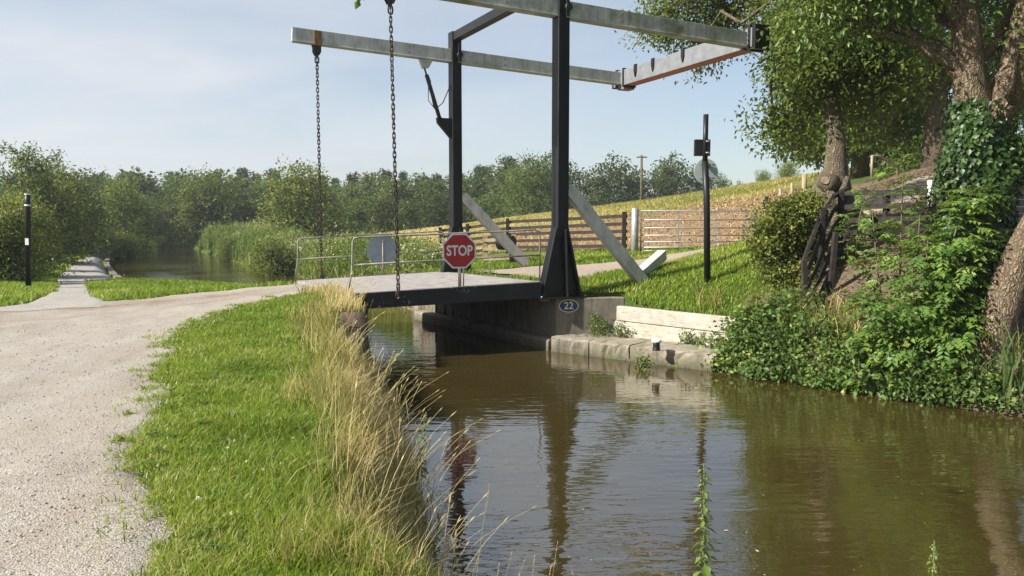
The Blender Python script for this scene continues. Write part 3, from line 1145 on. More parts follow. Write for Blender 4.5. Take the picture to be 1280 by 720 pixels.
# towers
PIV_N = Vector((0.93, 14.98, 5.66))
PIV_F = Vector((-1.38, 19.0, 5.64))
for foot, top_z, deep in ((NP, 6.32, 1), (FP, 6.2, 0)):
    mb = MB()
    mb.beam(foot + Vector((0, 0, 1.2)), Vector((foot.x, foot.y, top_z)), .245, .245, up=Wd)
    post = bb(mb, "tower_post", M["black"], bridge, .008)
    mb = MB()
    hw = .41
    for s in (-1, 1):
        mb.beam(foot + U * (s * hw) + Vector((0, 0, .0)), foot + U * (s * .108) + Vector((0, 0, 1.36)), .27, .045, up=U)
    mb.prism([foot + U * -.39 - Wd * .02, foot + U * .39 - Wd * .02, foot + U * .10 + Vector((0, 0, 1.33)) - Wd * .02, foot - U * .10 + Vector((0, 0, 1.33)) - Wd * .02], (0, 0, .012), Wd * .04 + Vector((0, 0, .012)))
    mb.beam(foot + U * .08 - Wd * .11 + Vector((0, 0, .01)), foot + U * .03 - Wd * .11 + Vector((0, 0, 1.33)), .03, .16, up=Wd)
    mb.box(foot + Vector((0, 0, .006)), (1.0, .4, .024), (U, Wd, Zv))
    bb(mb, "tower_foot", M["black"], post, .006)
# portal beam joining the tower tops
mb = MB()
tn = Vector((NP.x, NP.y, 6.2)) - Wd * .12
tf = Vector((FP.x, FP.y, 6.08)) + Wd * .10
mb.beam(tf, tn, .2, .2)
bb(mb, "top_beam", M["black"], bridge, .008)
mb = MB()
a = FP + (NP - FP) * .14
for pv, sg in ((PIV_F, 1), (PIV_N, -1)):
    mb = MB()
    mb.beam(Vector((pv.x, pv.y, 6.0)) - Wd * (.17 * -sg if sg < 0 else .17) + U * .04, pv - Wd * .17 + U * .04 - Vector((0, 0, .16)), .06, .02, up=Wd)
    c = pv - Wd * .165 + U * .04
    mb.tube([c, c - Wd * .07], .07, 12)
    bb(mb, "pivot_bracket", M["dark_steel"])

# balance beams
def beam_line(piv, s, slope):
    return piv + U * s + Vector((0, 0, -slope * s))


SL = .053
beams = []
for piv, s0, s1, matn, off in ((PIV_N, -3.75, 4.25, "beam_algae", .0), (PIV_F, -3.80, 4.55, "beam_white", .0)):
    mb = MB()
    o = -Wd * .0
    mb.beam(beam_line(piv, s0, SL) + o, beam_line(piv, s1, SL) + o, .17, .29)
    # lower lip like a channel flange
    mb.beam(beam_line(piv, s0, SL) + o - Vector((0, 0, .155)), beam_line(piv, s1, SL) + o - Vector((0, 0, .155)), .23, .02)
    beams.append(bb(mb, "balance_beam", M[matn], bridge, .006))
# hangers and chains
ends = []
for bm_o, piv, s, bot in ((beams[0], PIV_N, -3.27, A_.lerp(B_, .215) - Wd * .17 + Vector((0, 0, -.12))), (beams[1], PIV_F, -3.26, C_.lerp(D_, .17) + Wd * .05 + Vector((0, 0, .0)))):
    c = beam_line(piv, s, SL) - Wd * .115
    mb = MB()
    mb.beam(c + Vector((0, 0, .13)), c - Vector((0, 0, .2)), .17, .03, up=Wd)
    mb.beam(c + Wd * .23 + Vector((0, 0, .13)), c + Wd * .23 - Vector((0, 0, .2)), .17, .03, up=Wd)
    bb(mb, "rust_stained_strap", M["rust"], bm_o, .004)
    mb = MB()
    e = c + Wd * .115 - Vector((0, 0, .2))
    for q in (-.05, .05):
        mb.prism([e + Wd * q + U * -.085 + Zv * .04, e + Wd * q + U * .085 + Zv * .04, e + Wd * q + U * .085 - Zv * .12, e + Wd * q + U * .045 - Zv * .20, e + Wd * q - U * .045 - Zv * .20, e + Wd * q - U * .085 - Zv * .12], Wd * -.012, Wd * .012)
    mb.tube([e - Wd * .08 - Zv * .10, e + Wd * .08 - Zv * .10], .03, 10)
    bb(mb, "hanger_bracket", M["dark_steel"], bm_o)
    top_p = e - Zv * .17
    # chain: top shackle then links down to the deck eye
    mb = MB()
    vec = bot - top_p
    n = int(vec.length / .083)
    dr = vec.normalized()
    s1 = dr.cross(Wd).normalized()
    s2 = dr.cross(s1).normalized()
    for i in range(n):
        t = (i + .5) / n
        p = top_p + vec * t
        big = 1.55 if i < 2 or i > n - 3 else 1.0
        ax = s1 if i % 2 else s2
        ax = (ax + (s2 if i % 2 else s1) * random.uniform(-.35, .35)).normalized()
        mb.torus(p, dr, ax, .062 * (1.2 if big > 1 else 1), .027 * big, .0105 * big, 12, 6)
    bb(mb, "lifting_chain", M["chain"])
    mb = MB()
    mb.box(bot + Zv * .02, (.05, .1, .1), (U, Wd, Zv))
    mb.tube([bot - Wd * .1, bot + Wd * .12], .035, 10)
    bb(mb, "chain_anchor", M["chain"], deck)

# counterweight beam across the two beam tails
mb = MB()
ne = beam_line(PIV_N, 4.36, SL) - Wd * .30 + Zv * .02
fe = beam_line(PIV_F, 4.66, SL) + Wd * .28 + Zv * .0
mb.beam(ne, fe, .36, .40)
cw = bb(mb, "counterweight_beam", M["counter"], bridge, .01)
mb = MB()
nd_ = (fe - ne).normalized()
side = nd_.cross(Zv).normalized()
mb.beam(ne - nd_ * .012, ne + nd_ * .08, .40, .50)
mb.beam(ne + nd_ * .30, ne + nd_ * .34, .40, .44)
mb.beam(ne + nd_ * .14, ne + nd_ * .20, .40, .54)
bb(mb, "end_block", M["black"], cw, .006)
mb = MB()
mb.beam(fe - nd_ * .02, fe + nd_ * .03, .40, .44)
mb.beam(fe - nd_ * .50, fe - nd_ * .44, .40, .48)
mb.beam(fe - nd_ * .20, fe - nd_ * .12, .40, .48)
bb(mb, "end_block", M["black"], cw, .006)
mb = MB()
L = (fe - ne).length
mbs = []
for t in (.44, .66, .80):
    mb = MB()
    c = ne.lerp(fe, t) - U * .195
    mbs.append(mb)
    mb.prism([c + Zv * .23 - nd_ * .05, c + Zv * .23 + nd_ * .05, c + Zv * .05 + nd_ * .05, c - Zv * .09 - nd_ * .0, c + Zv * .05 - nd_ * .05], U * -.02, U * .02)
for mb in mbs:
    bb(mb, "clip_bracket", M["black"], cw)
mb = MB()
c = fe - nd_ * .34 - Zv * .23
mb.beam(c - nd_ * .14, c + nd_ * .14, .34, .12)
bb(mb, "red_oxide_plate", M["counter"], cw, .004)

# bolt heads on the end blocks, pivots and tower feet
def bolt(c, ax, parent, r=.022, h=.02, mat="galv"):
    mb = MB()
    c = Vector(c)
    mb.tube([c, c + Vector(ax) * h], r, 6)
    return bb(mb, "bolt", M[mat], parent)


blk = [o for o in bridge.children_recursive if o.name.startswith("end_block")]
for dz in (-.15, -.05, .05, .15):
    bolt(ne + nd_ * .17 - side * -.20 * (1 if side.dot(U) < 0 else -1) + Zv * dz, -U, blk[0], .02, .022, "dark_steel")
for foot in (NP, FP):
    for s in (-.46, .46):
        for w_ in (-.15, .15):
            bolt(foot + U * s + Wd * w_ + Zv * .018, Zv, bridge, .02, .03)
for piv in (PIV_N, PIV_F):
    for s in (-1.15, 1.25):
        for dz in (-.07, .07):
            bolt(beam_line(piv, s, SL) - Wd * .085 + Zv * dz, -Wd, bridge, .02, .016, "rust")

# raking braces behind the towers, with the short anchor baulk
for foot, k in ((NP, 0), (FP, 1)):
    mb = MB()
    a = foot + U * .16 + Zv * 2.12
    b = foot + U * 1.86 + Zv * (.24 if k == 0 else .42)
    mb.beam(a, b, .20, .235, up=Zv)
    bb(mb, "raking_brace", M["brace_white"], bridge, .008)
mb = MB()
f = NP + U * 1.72 + Zv * .36
mb.beam(f + Vector((.0, .12, -.03)), Vector((3.30, 16.9, .93)), .2, .21)
bb(mb, "anchor_baulk", M["brace_white"], bridge, .01)

# hydraulic ram on the far tower
mb = MB()
q = FP - U * .13
mb.prism([q + Zv * 3.98, q - U * .34 + Zv * 3.98, q - U * .32 + Zv * 3.86, q + Zv * 3.50], -Wd * .05, Wd * .05)
rb = bb(mb, "ram_bracket", M["black"])
mb = MB()
lo = q - U * .26 + Zv * 3.96
hi = beam_line(PIV_F, -.78, SL) - Zv * .30
mid = lo.lerp(hi, .82)
mb.tube([lo, mid], .048, 12)
mb.tube([mid, hi], .022, 10)
ram = bb(mb, "hydraulic_ram", M["dark_steel"])
mb = MB()
h2 = beam_line(PIV_F, -.72, SL) - Zv * .165
mb.prism([h2 - U * .16, h2 + U * .16, h2 + U * .05 - Zv * .2, h2 - U * .08 - Zv * .22], -Wd * .06, Wd * .06)
bb(mb, "ram_shoe", M["beam_white"], ram)
mb = MB()
mb.tube([mid + U * .05 - Zv * .02, mid + U * .10 - Zv * .15, mid + U * .12 - Zv * .5, mid + U * .17 - Zv * .74, mid + U * .26 - Zv * .76, mid + U * .4 - Zv * .64, q + Zv * 4.75], .012, 6)
mb.tube([mid + U * .05 - Zv * .02, mid + U * .04 - Zv * .6, lo + U * .07], .010, 6)
bb(mb, "hydraulic_hose", M["black"], ram)
mb = MB()
mb.beam(FP + Vector((0, 0, 3.1)) + U * .128, FP + Vector((0, 0, 4.6)) + U * .128, .16, .014, up=U)
bb(mb, "cover_strip", M["black"])


# ---------------------------------------------------------------- writing helper
def text_mesh(name, body, size, ext, mat, parent, origin, xdir, ydir, ndir, local, squash=1.0, bold=.0):
    cu = bpy.data.curves.new(name, "FONT")
    cu.body = body
    cu.size = size
    cu.extrude = ext
    cu.offset = bold
    cu.align_x = "CENTER"
    cu.align_y = "CENTER"
    tmp = bpy.data.objects.new("tmp_text", cu)
    COL.objects.link(tmp)
    dg = bpy.context.evaluated_depsgraph_get()
    me = bpy.data.meshes.new_from_object(tmp.evaluated_get(dg))
    bpy.data.objects.remove(tmp)
    bpy.data.curves.remove(cu)
    me.name = name
    X, Y, N = Vector(xdir), Vector(ydir), Vector(ndir)
    for v in me.vertices:
        p = Vector(origin) + X * (v.co.x * squash) + Y * v.co.y + N * v.co.z
        v.co = p - Vector(local)
    me.materials.clear()
    me.materials.append(mat)
    return obj(name, me, parent)


def octagon(c, r, X, Z):
    R = r / math.cos(math.pi / 8)
    return [c + X * (R * math.cos(math.pi / 8 + i * math.pi / 4)) + Z * (R * math.sin(math.pi / 8 + i * math.pi / 4)) for i in range(8)]


# stop sign facing the boats on this side
sc_ = A_.lerp(B_, .548) - Wd * .02 + Zv * .0
sb = Vector((sc_.x, sc_.y, A_.lerp(B_, .548).z))
sign = empty("stop_sign", sb, 0, "red octagonal stop sign with white lettering fixed to the near bridge railing", "sign")
cc = P(572.5, 313.5, sc_.y) - Wd * .06
mb = MB()
mb.prism(octagon(cc, .322, U, Zv), -Wd * .002, Wd * .003)
mb.build("border", M["sign_white"], sign, local=tuple(sb))
mb = MB()
mb.prism(octagon(cc - Wd * .004, .293, U, Zv), -Wd * .002, Wd * .001)
mb.build("face", M["red"], sign, local=tuple(sb))
text_mesh("lettering", "STOP", .262, .001, M["sign_white"], sign, cc - Wd * .0085 - Zv * .003, U, Zv, -Wd, sb, .80, .006)
mb = MB()
mb.tube([Vector((cc.x, cc.y, sb.z)) + Wd * .03, Vector((cc.x, cc.y, cc.z + .25)) + Wd * .03], .014, 8)
mb.tube([Vector((cc.x, cc.y, sb.z + .01)) + Wd * .10 + U * .12, Vector((cc.x, cc.y, cc.z + .1)) + Wd * .03 + U * .1], .012, 8)
mb.build("sign_post", M["pipe_white"], sign, local=tuple(sb))

# the second stop sign on the far railing, seen from behind
cb_ = C_.lerp(D_, .435)
ct = P(480, 313, cb_.y) + Wd * .10
sb2 = Vector((ct.x, ct.y, cb_.z))
sign2 = empty("stop_sign", sb2, 0, "grey back of an octagonal sign fixed to the far bridge railing", "sign")
mb = MB()
mb.prism(octagon(ct, .37, U, Zv), -Wd * .003, Wd * .002)
mb.build("back_plate", M["sign_back"], sign2, local=tuple(sb2))
mb = MB()
mb.prism(octagon(ct + Wd * .004, .345, U, Zv), -Wd * .001, Wd * .002)
mb.build("face", M["red"], sign2, local=tuple(sb2))
mb = MB()
mb.tube([Vector((ct.x, ct.y, sb2.z)) - Wd * .03, Vector((ct.x, ct.y, ct.z + .28)) - Wd * .03], .02, 8)
mb.build("sign_post", M["pipe_white"], sign2, local=tuple(sb2))

# ---------------------------------------------------------------- abutments, plinth, wharf
def wall_prism(mb, pts, z0, z1):
    mb.prism([Vector((p[0], p[1], 0)) for p in pts], (0, 0, z0), (0, 0, z1))


base = (0.9, 14.9, WATER_Z)
ab = empty("bridge_abutment", base, 0, "stained concrete abutment under the bridge on the far bank", "abutment")
mb = MB()
# plinth block with the number, and the long wall under the deck
wall_prism(mb, [(0.86, 14.9), (2.22, 15.02), (2.20, 15.35), (1.05, 15.5), (.62, 15.28)], -1.6, .165)
mb.build("plinth", M["concrete"], ab, .02, base)
mb = MB()
wall_prism(mb, [(.612, 15.285), (1.04, 15.51), (-1.55, 20.05), (-2.25, 19.85)], -1.6, .13)
mb.build("wall", M["concrete"], ab, .02, base)
mb = MB()
mb.beam(B_ + U * .13 + Zv * -.2, D_ + U * .13 + Zv * -.2, .2, .37)
mb.build("deck_sill", M["concrete"], ab, .01, base)
mb = MB()
wall_prism(mb, [(.70, 14.72), (.88, 14.90), (.60, 15.27), (-2.26, 19.86), (-2.55, 19.70)], -1.6, -.62)
mb.build("footing", M["stone"], ab, .05, base)
mb = MB()
wall_prism(mb, [(-2.27, 19.88), (-.5, 20.1), (-1.9, 21.7), (-2.75, 21.3)], -1.6, -.02)
mb.build("wing_wall", M["stone"], ab, .04, base)
base = (-2.9, 14.0, WATER_Z)
mb = MB()
wall_prism(mb, [(-2.62, 13.95), (-2.75, 14.25), (-5.0, 18.5), (-5.6, 18.4), (-3.3, 13.7)], -1.6, .06)
l_ab = mb.build("bridge_abutment", M["concrete"], bevel=.02)
tag(l_ab, "concrete abutment half hidden by dry grass under the near end of the bridge", "abutment")

# blue number plate
np_c = Vector((0, 0, 0))
fN = Vector((0.0883, -0.996, 0)).normalized()      # plinth face normal
fX = Vector((0.996, 0.0883, 0))
pc = Vector((0.86, 14.9, 0)) + fX * .245 + fN * .004 + Zv * .01
plate = empty("number_plate", tuple(pc), 0, "small blue oval plate reading 22 on the concrete plinth", "sign")


def oval(c, a, b, n=32):
    return [c + fX * (a * math.cos(2 * math.pi * i / n)) + Zv * (b * math.sin(2 * math.pi * i / n)) for i in range(n)]


mb = MB()
mb.prism(oval(pc, .195, .128), fN * 0, fN * .008)
mb.build("rim", M["plate_yellow"], plate, local=tuple(pc))
mb = MB()
mb.prism(oval(pc + fN * .009, .178, .112), fN * 0, fN * .003)
mb.build("plate", M["plate_blue"], plate, local=tuple(pc))
text_mesh("lettering", "22", .20, .001, M["plate_yellow"], plate, pc + fN * .0135, fX, Zv, fN, pc, .95, .003)

# stone ledge: coping stones along the water
rs = random.Random(5)
edge = [Vector((0.74, 14.70, 0)), Vector((1.42, 14.17, 0)), Vector((2.1, 13.64, 0)), Vector((3.36, 12.66, 0))]
back = [Vector((0.92, 14.90, 0)), Vector((2.0, 15.0, 0)), Vector((2.75, 14.35, 0)), Vector((4.1, 13.15, 0))]
wharf = empty("stone_wharf", tuple(edge[1] + Zv * -.85), 0, "low ledge of worn coping stones along the water below the timber boards", "wharf")
for i in range(3):
    a, b, c, d = edge[i], edge[i + 1], back[i + 1], back[i]
    gap = (b - a).normalized() * .012
    n = 7
    vs = []
    # rounded worn nose: profile from below water up over the lip to the back
    prof = [(0.0, -1.4), (0.0, -.74), (.004, -.605), (.03, -.572), (.2, -.562), (.6, -.555), (1.0, -.55)]
    cols = 12
    for ci in range(cols + 1):
        t = ci / cols
        p0 = (a + gap).lerp(b - gap, t)
        p1 = (d + gap).lerp(c - gap, t)
        for (f_, z) in prof:
            wob = rs.uniform(-.014, .014)
            p = p0.lerp(p1, f_)
            vs.append((p.x + (wob if f_ < .1 else 0), p.y + (wob if f_ < .1 else 0), z + (rs.uniform(-.012, .012) if z > -.7 else 0) - (.03 if i == 2 and t > .8 and f_ < .1 else 0)))
    fs = []
    m = len(prof)
    for ci in range(cols):
        for k in range(m - 1):
            fs.append((ci * m + k, (ci + 1) * m + k, (ci + 1) * m + k + 1, ci * m + k + 1))
    fs.append(tuple(range(m)))
    fs.append(tuple(reversed(range(cols * m, cols * m + m))))
    mb = MB()
    mb.add(vs, fs, False)
    o = mb.build("coping_stone", M["stone"], wharf, local=tuple(edge[1] + Zv * -.85))

# white timber retaining boards
a0, b0 = Vector((2.06, 14.84, 0)), Vector((3.96, 13.20, 0))
tn_ = (b0 - a0).normalized()
nn_ = Vector((tn_.y, -tn_.x, 0))
rw = empty("retaining_board", tuple(a0 + Zv * -.56), 0, "whitewashed timber boards holding back the grass behind the ledge", "retaining wall")
for (z0, z1, oa, ob) in ((-.62, -.285, -.06, -.10), (-.28, .005, 0, 0)):
    mb = MB()
    p0, p1 = a0 + tn_ * oa, b0 + tn_ * ob
    mb.beam(p0 + Zv * ((z0 + z1) / 2 + .02), p1 + Zv * ((z0 + z1) / 2 - .02), .13, z1 - z0 - .006)
    mb.build("board", M["timber_white"], rw, .012, tuple(a0 + Zv * -.56))

# mooring bollard
bp_ = P(820.5, 438, 13.05)
bz = -.555
bol = empty("mooring_bollard", (bp_.x, bp_.y, bz), 0, "short black mooring bollard with white cap on the stone ledge", "bollard")
mb = MB()
mb.tube([(0, 0, 0), (0, 0, .02), (0, 0, .1), (0, 0, .135)], [.075, .062, .058, .065], 16)
mb.build("body", M["black"], bol)
mb = MB()
mb.tube([(0, 0, .133), (0, 0, .145), (0, 0, .175), (0, 0, .188)], [.07, .085, .085, .06], 16)
mb.build("cap", M["bollard_white"], bol)

# ================================================================== POSTS, FENCES, GATES
def local_tube(name, mat, parent, base, pts, r, n=10):
    mb = MB()
    mb.tube(pts, r, n)
    return mb.build(name, mat, parent, local=tuple(base))


# slim black post at the left verge
g = Vector((-12.62, 20.0, hz(-12.62, 20.0)))
pt = P(34.5, 242, 20.0)
post = empty("marker_post", tuple(g), 0, "slim black post with white bands standing in the left grass verge", "post")
ax = (pt - g)
local_tube("pole", M["black"], post, g, [g - Zv * .1, g + ax * .9, pt], [.07, .066, .064], 14)
for t, h_ in ((.985, .03), (.868, .045)):
    local_tube("white_band", M["sign_white"], post, g, [g + ax * t, g + ax * t + Zv * h_], .071, 14)
mb = MB()
mb.box(g + ax * .50 - Vector((0, .072, 0)) + Vector((.02, 0, 0)), (.09, .012, .17))
mb.build("small_label", M["sign_white"], post, local=tuple(g))

# tall black pole on the right bank
g = Vector((3.86, 15.15, hz(3.86, 15.15)))
pt = P(882.5, 143, 15.2)
sp_ = empty("sign_pole", tuple(g), 0, "tall black pole on the right bank carrying a round sign and dark box", "sign pole")
local_tube("pole", M["black"], sp_, g, [g - Zv * .1, g.lerp(pt, .5), pt - Zv * .9], .062, 14)
local_tube("pole_extension", M["black"], sp_, g, [pt - Zv * .95, pt], .050, 14)
c = P(884, 214, 15.25) + Vector((0, .09, 0))
mb = MB()
mb.tube([c, c + Vector((-.002, .012, 0))], .25, 40)
disc = mb.build("round_sign", M["disc_back"], sp_, local=tuple(g))
for dz in (.13, -.13):
    mb = MB()
    mb.box(c + Vector((0, -.012, dz)), (.36, .022, .03))
    mb.build("sign_rail", M["galv"], disc, local=tuple(g))
    local_tube("clamp", M["galv"], disc, g, [c + Vector((0, -.09, dz - .015)), c + Vector((0, -.09, dz + .015))], .07, 12)
c = P(879.5, 184, 15.25) + Vector((0, .12, 0))
mb = MB()
mb.box(c, (.31, .09, .32))
mb.build("dark_box", M["black"], sp_, .008, tuple(g))
for dz in (.11, -.11):
    local_tube("clamp", M["galv"], sp_, g, [P(884, 184, 15.2) + Zv * (dz - .012), P(884, 184, 15.2) + Zv * (dz + .012)], .062, 12)


def rail_fence(label, pts, n_rails, hgt, mat, gap=2.0, post_w=.11, rail_h=.10, first=.22, tilt=0.0, cat="fence", post_top=.08, group=None, seed=0, skip_last=False):
    rs = random.Random(seed)
    p0 = pts[0]
    base = (p0[0], p0[1], hz(p0[0], p0[1]))
    root = empty("rail_fence", base, 0, label, cat, group)
    path = []
    for i in range(len(pts) - 1):
        a, b = Vector((pts[i][0], pts[i][1], 0)), Vector((pts[i + 1][0], pts[i + 1][1], 0))
        n = max(1, round((b - a).length / gap))
        for k in range(n):
            path.append(a.lerp(b, k / n))
    path.append(Vector((pts[-1][0], pts[-1][1], 0)))
    path = [Vector((q.x, q.y, hz(q.x, q.y))) for q in path]
    for i, q in enumerate(path):
        if skip_last and i == len(path) - 1:
            continue
        mb = MB()
        t = Vector((rs.uniform(-.02, .02), rs.uniform(-.02, .02), 0))
        mb.beam(q - Zv * .3, q + Zv * (hgt + post_top) + t, post_w, post_w, up=(0, 1, 0))
        mb.build("post", mat, root, .006, base)
    for r in range(n_rails):
        h_ = first + (hgt - first - .05) * r / max(1, n_rails - 1)
        mb = MB()
        for i in range(len(path) - 1):
            a, b = path[i] + Zv * (h_ + rs.uniform(-.012, .012)), path[i + 1] + Zv * (h_ + rs.uniform(-.012, .012))
            d = (b - a).normalized()
            s = Vector((-d.y, d.x, 0)).normalized() * -(post_w / 2 + .022)
            mb.beam(a + s - d * .05, b + s + d * .05 * (-.9), .04, rail_h)
        mb.build("rail", mat, root, 0, base)
    return root


rail_fence("long dark post and rail fence between the bridge and the field gate", [(3.25, 22.45), (-.15, 26.4), (-1.6, 27.6), (-2.6, 28.0)], 5, 1.12, M["dark_post"], 2.3, .12, .10, .20)
rail_fence("short unpainted timber fence behind the far tower", [(-.75, 21.9), (.05, 21.7)], 3, .72, M["brown_wood"], .8, .14, .09, .16, seed=4)

# black winch drum on a post by the far brace
g = Vector((.06, 21.0, hz(.06, 21.0)))
c = P(641, 303.5, 21.0)
w = empty("winch_drum", tuple(g), 0, "black cylindrical drum on a stub post beside the far brace", "winch")
mb = MB()
mb.beam(g - Zv * .2, c - Zv * .1, .22, .20, up=(0, 1, 0))
mb.build("stub_post", M["black"], w, .01, tuple(g))
mb = MB()
ax = Vector((-.80, .42, 0)).normalized()
mb.tube([c - ax * .03, c, c + ax * .42, c + ax * .45], [.17, .20, .20, .17], 20)
mb.build("drum", M["black"], w, local=tuple(g))


def field_gate(label, a, b, hgt, nbars, stays, base_gap=.12, group=None):
    a, b = Vector(a), Vector(b)
    base = tuple(a)
    root = empty("field_gate", base, 0, label, "gate", group)
    d = (b - a)
    up = Vector((0, 0, 1))
    mb = MB()
    z0, z1 = base_gap, base_gap + hgt
    mb.tube([a + up * z0, a + up * z1, b + up * z1, b + up * z0, a + up * z0], .024, 8)
    mb.build("frame", M["galv"], root, local=base)
    for i in range(1, nbars):
        # closer together near the bottom
        t = (i / nbars) ** 1.35
        local_tube("bar", M["galv"], root, base, [a + up * (z0 + hgt * t), b + up * (z0 + hgt * t)], .017, 8)
    for s in stays:
        p = a + d * s
        mb = MB()
        mb.beam(p + up * z0, p + up * z1, .045, .02, up=(0, 1, 0))
        mb.build("upright", M["galv"], root, local=base)
    return root


ga, gb = P(801, 300, 22.0), P(942, 300, 22.3)
ga.z, gb.z = hz(ga.x, ga.y), hz(gb.x, gb.y)
zz = P(801, 314.5, 22.0).z
ga.z = zz - .1
gb.z = P(942, 314, 22.3).z - .1
field_gate("galvanised field gate closing the brown field, seen left of the hedge", ga, gb, 1.13, 6, (.33, .66, .93))
g = P(793.5, 300, 22.0)
g.z = hz(g.x, g.y)
mb = MB()
tp = P(793.5, 261, 22.0)
mb.tube([Vector((g.x, g.y, g.z - .3)), Vector((g.x, g.y, tp.z)), Vector((g.x, g.y, tp.z + .01))], [.10, .10, .085], 14)
o = mb.build("gate_post", M["galv"])
tag(o, "pale round post at the fence end of the field gate", "post")
g2 = P(944, 300, 22.35)
tp = P(944, 262, 22.35)
mb = MB()
mb.tube([Vector((g2.x, g2.y, hz(g2.x, g2.y) - .3)), Vector((g2.x, g2.y, tp.z))], .045, 10)
tag(mb.build("gate_post", M["galv"]), "slim steel post where the gate meets the hedge", "post")

# right-hand gate on the path up the bank
ra, rb = P(1248, 284, 17.0), P(1330, 283, 18.0)
field_gate("galvanised gate at the right edge beyond the ivy clad tree", ra, rb, P(1248, 228, 17.0).z - ra.z - .1, 6, (.5,), .1)

# wire fence posts up the field edge
for px, y0, y1, Y, r, lab in ((958, 246, 288, 21.5, .05, "thin bare fence post nearest the gate on the field edge"), (975.5, 236, 262, 24.5, .05, "bare fence post second from the gate up the field edge"),
                              (990, 229, 256, 27.5, .05, "bare fence post third from the gate up the field edge"), (1005.5, 218, 248, 27, .085, "thick bare fence post beside the trunk with the burl")):
    p = P(px, y1, Y)
    q = P(px, y0, Y)
    gz = min(hz(p.x, Y), p.z)
    mb = MB()
    mb.tube([Vector((p.x, Y, gz - .2)), Vector((q.x, Y, q.z)), Vector((q.x, Y, q.z + .01))], [r, r, r * .8], 10, wob=.05)
    tag(mb.build("fence_post", M["brown_wood"]), lab, "post", "bare posts of the field edge fence")

# collapsed black slat fence sliding down the bank
base = P(1012, 372, 13.3)
base.z = hz(base.x, base.y)
cf = empty("collapsed_fence", tuple(base), 0, "black slatted fence sagging down the bank below the burled trunk", "fence")
rs = random.Random(3)


def clear_of_bank(px, py, Y):
    g_ = ground_at(px, py)
    return P(px, py, min(Y, g_.y - .10))


slats = [[(1058, 236), (1040, 247), (1024, 275), (1012, 305), (1003, 330)], [(1058, 250), (1042, 263), (1029, 290), (1017, 320), (1006, 346)], [(1058, 267), (1044, 280), (1033, 305), (1021, 335), (1010, 359)],
         [(1057, 284), (1046, 297), (1036, 322), (1025, 350), (1014, 369)], [(1056, 303), (1047, 317), (1039, 338), (1029, 360), (1020, 374)]]
for i_, sl_ in enumerate(slats):
    mb = MB()
    pts = [clear_of_bank(x_, y_, 15.0 - .42 * k_ - .02 * i_) for k_, (x_, y_) in enumerate(sl_)]
    for k_ in range(4):
        mb.beam(pts[k_], pts[k_ + 1], .05, .10, up=(.5, -.4, 1))
    mb.build("rail", M["black_wood"], cf, 0, tuple(base))
for (px, y0, y1, Y, lean) in ((1007, 325, 380, 13.2, -2), (1026, 262, 345, 14.3, 2), (1050, 240, 318, 14.9, 1), (1037, 290, 366, 13.9, 8)):
    b = clear_of_bank(px, y1, Y)
    a = P(px + lean, y0, b.y)
    mb = MB()
    mb.beam(b - Zv * .15, a, .085, .085, up=(0, 1, 0))
    mb.build("post", M["black_wood"] if px > 1010 else M["dark_post"], cf, .006, tuple(base))

# rails behind the saplings, with the white topped post
p0 = P(1062, 268, 15.6)
base = Vector((p0.x, p0.y, hz(p0.x, p0.y)))
rf = empty("rail_fence", tuple(base), 0, "black rail fence behind the saplings ending at the white topped post", "fence")
for (y0, y1) in ((241, 241), (259, 256), (276, 272), (291, 287)):
    mb = MB()
    mb.beam(P(1056, y0, 15.6), P(1163, y1, 14.6), .04, .10)
    mb.build("rail", M["black_wood"], rf, 0, tuple(base))
for px, y0, Y in ((1110, 237, 15.1), (1163, 245, 14.62)):
    a, b = P(px, 300, Y), P(px, y0, Y)
    mb = MB()
    mb.beam(Vector((a.x, a.y + .06, min(a.z, hz(a.x, a.y)) - .1)), b + Vector((0, .06, 0)), .10, .10, up=(0, 1, 0))
    pq = mb.build("post", M["dark_post"], rf, .006, tuple(base))
mb = MB()
a, b = P(1163.5, 258, 14.6), P(1163.5, 226, 14.6)
mb.tube([a, b, b + Zv * .01], [.06, .06, .045], 12)
mb.build("white_top", M["sign_white"], rf, local=tuple(base))

# little handrail at the top of the slope
a = P(1090, 219, 26)
base = Vector((a.x, a.y, a.z - .1))
hr = MB()
b, c, d = P(1090, 195, 26), P(1100, 195, 26.5), P(1122, 210, 27.5)
e = P(1122, 222, 27.5)
hr.tube([base, b, c, d, e - Zv * .15], .045, 8)
tag(hr.build("handrail", M["brown_wood"]), "small pale handrail at the top of the wooded slope", "handrail")

# utility pole beyond the ridge
g = P(802, 256, 62)
tpp = P(802, 194, 62)
base = Vector((g.x, g.y, hz(g.x, g.y)))
up_ = empty("utility_pole", tuple(base), 0, "distant wooden utility pole on the field ridge", "utility pole")
local_tube("pole", M["bark_grey"], up_, base, [base - Zv * .3, tpp], [.12, .09], 8)
mb = MB()
mb.beam(P(796, 196.5, 62), P(809, 196.5, 62), .1, .1)
mb.build("crossarm", M["bark_grey"], up_, local=tuple(base))

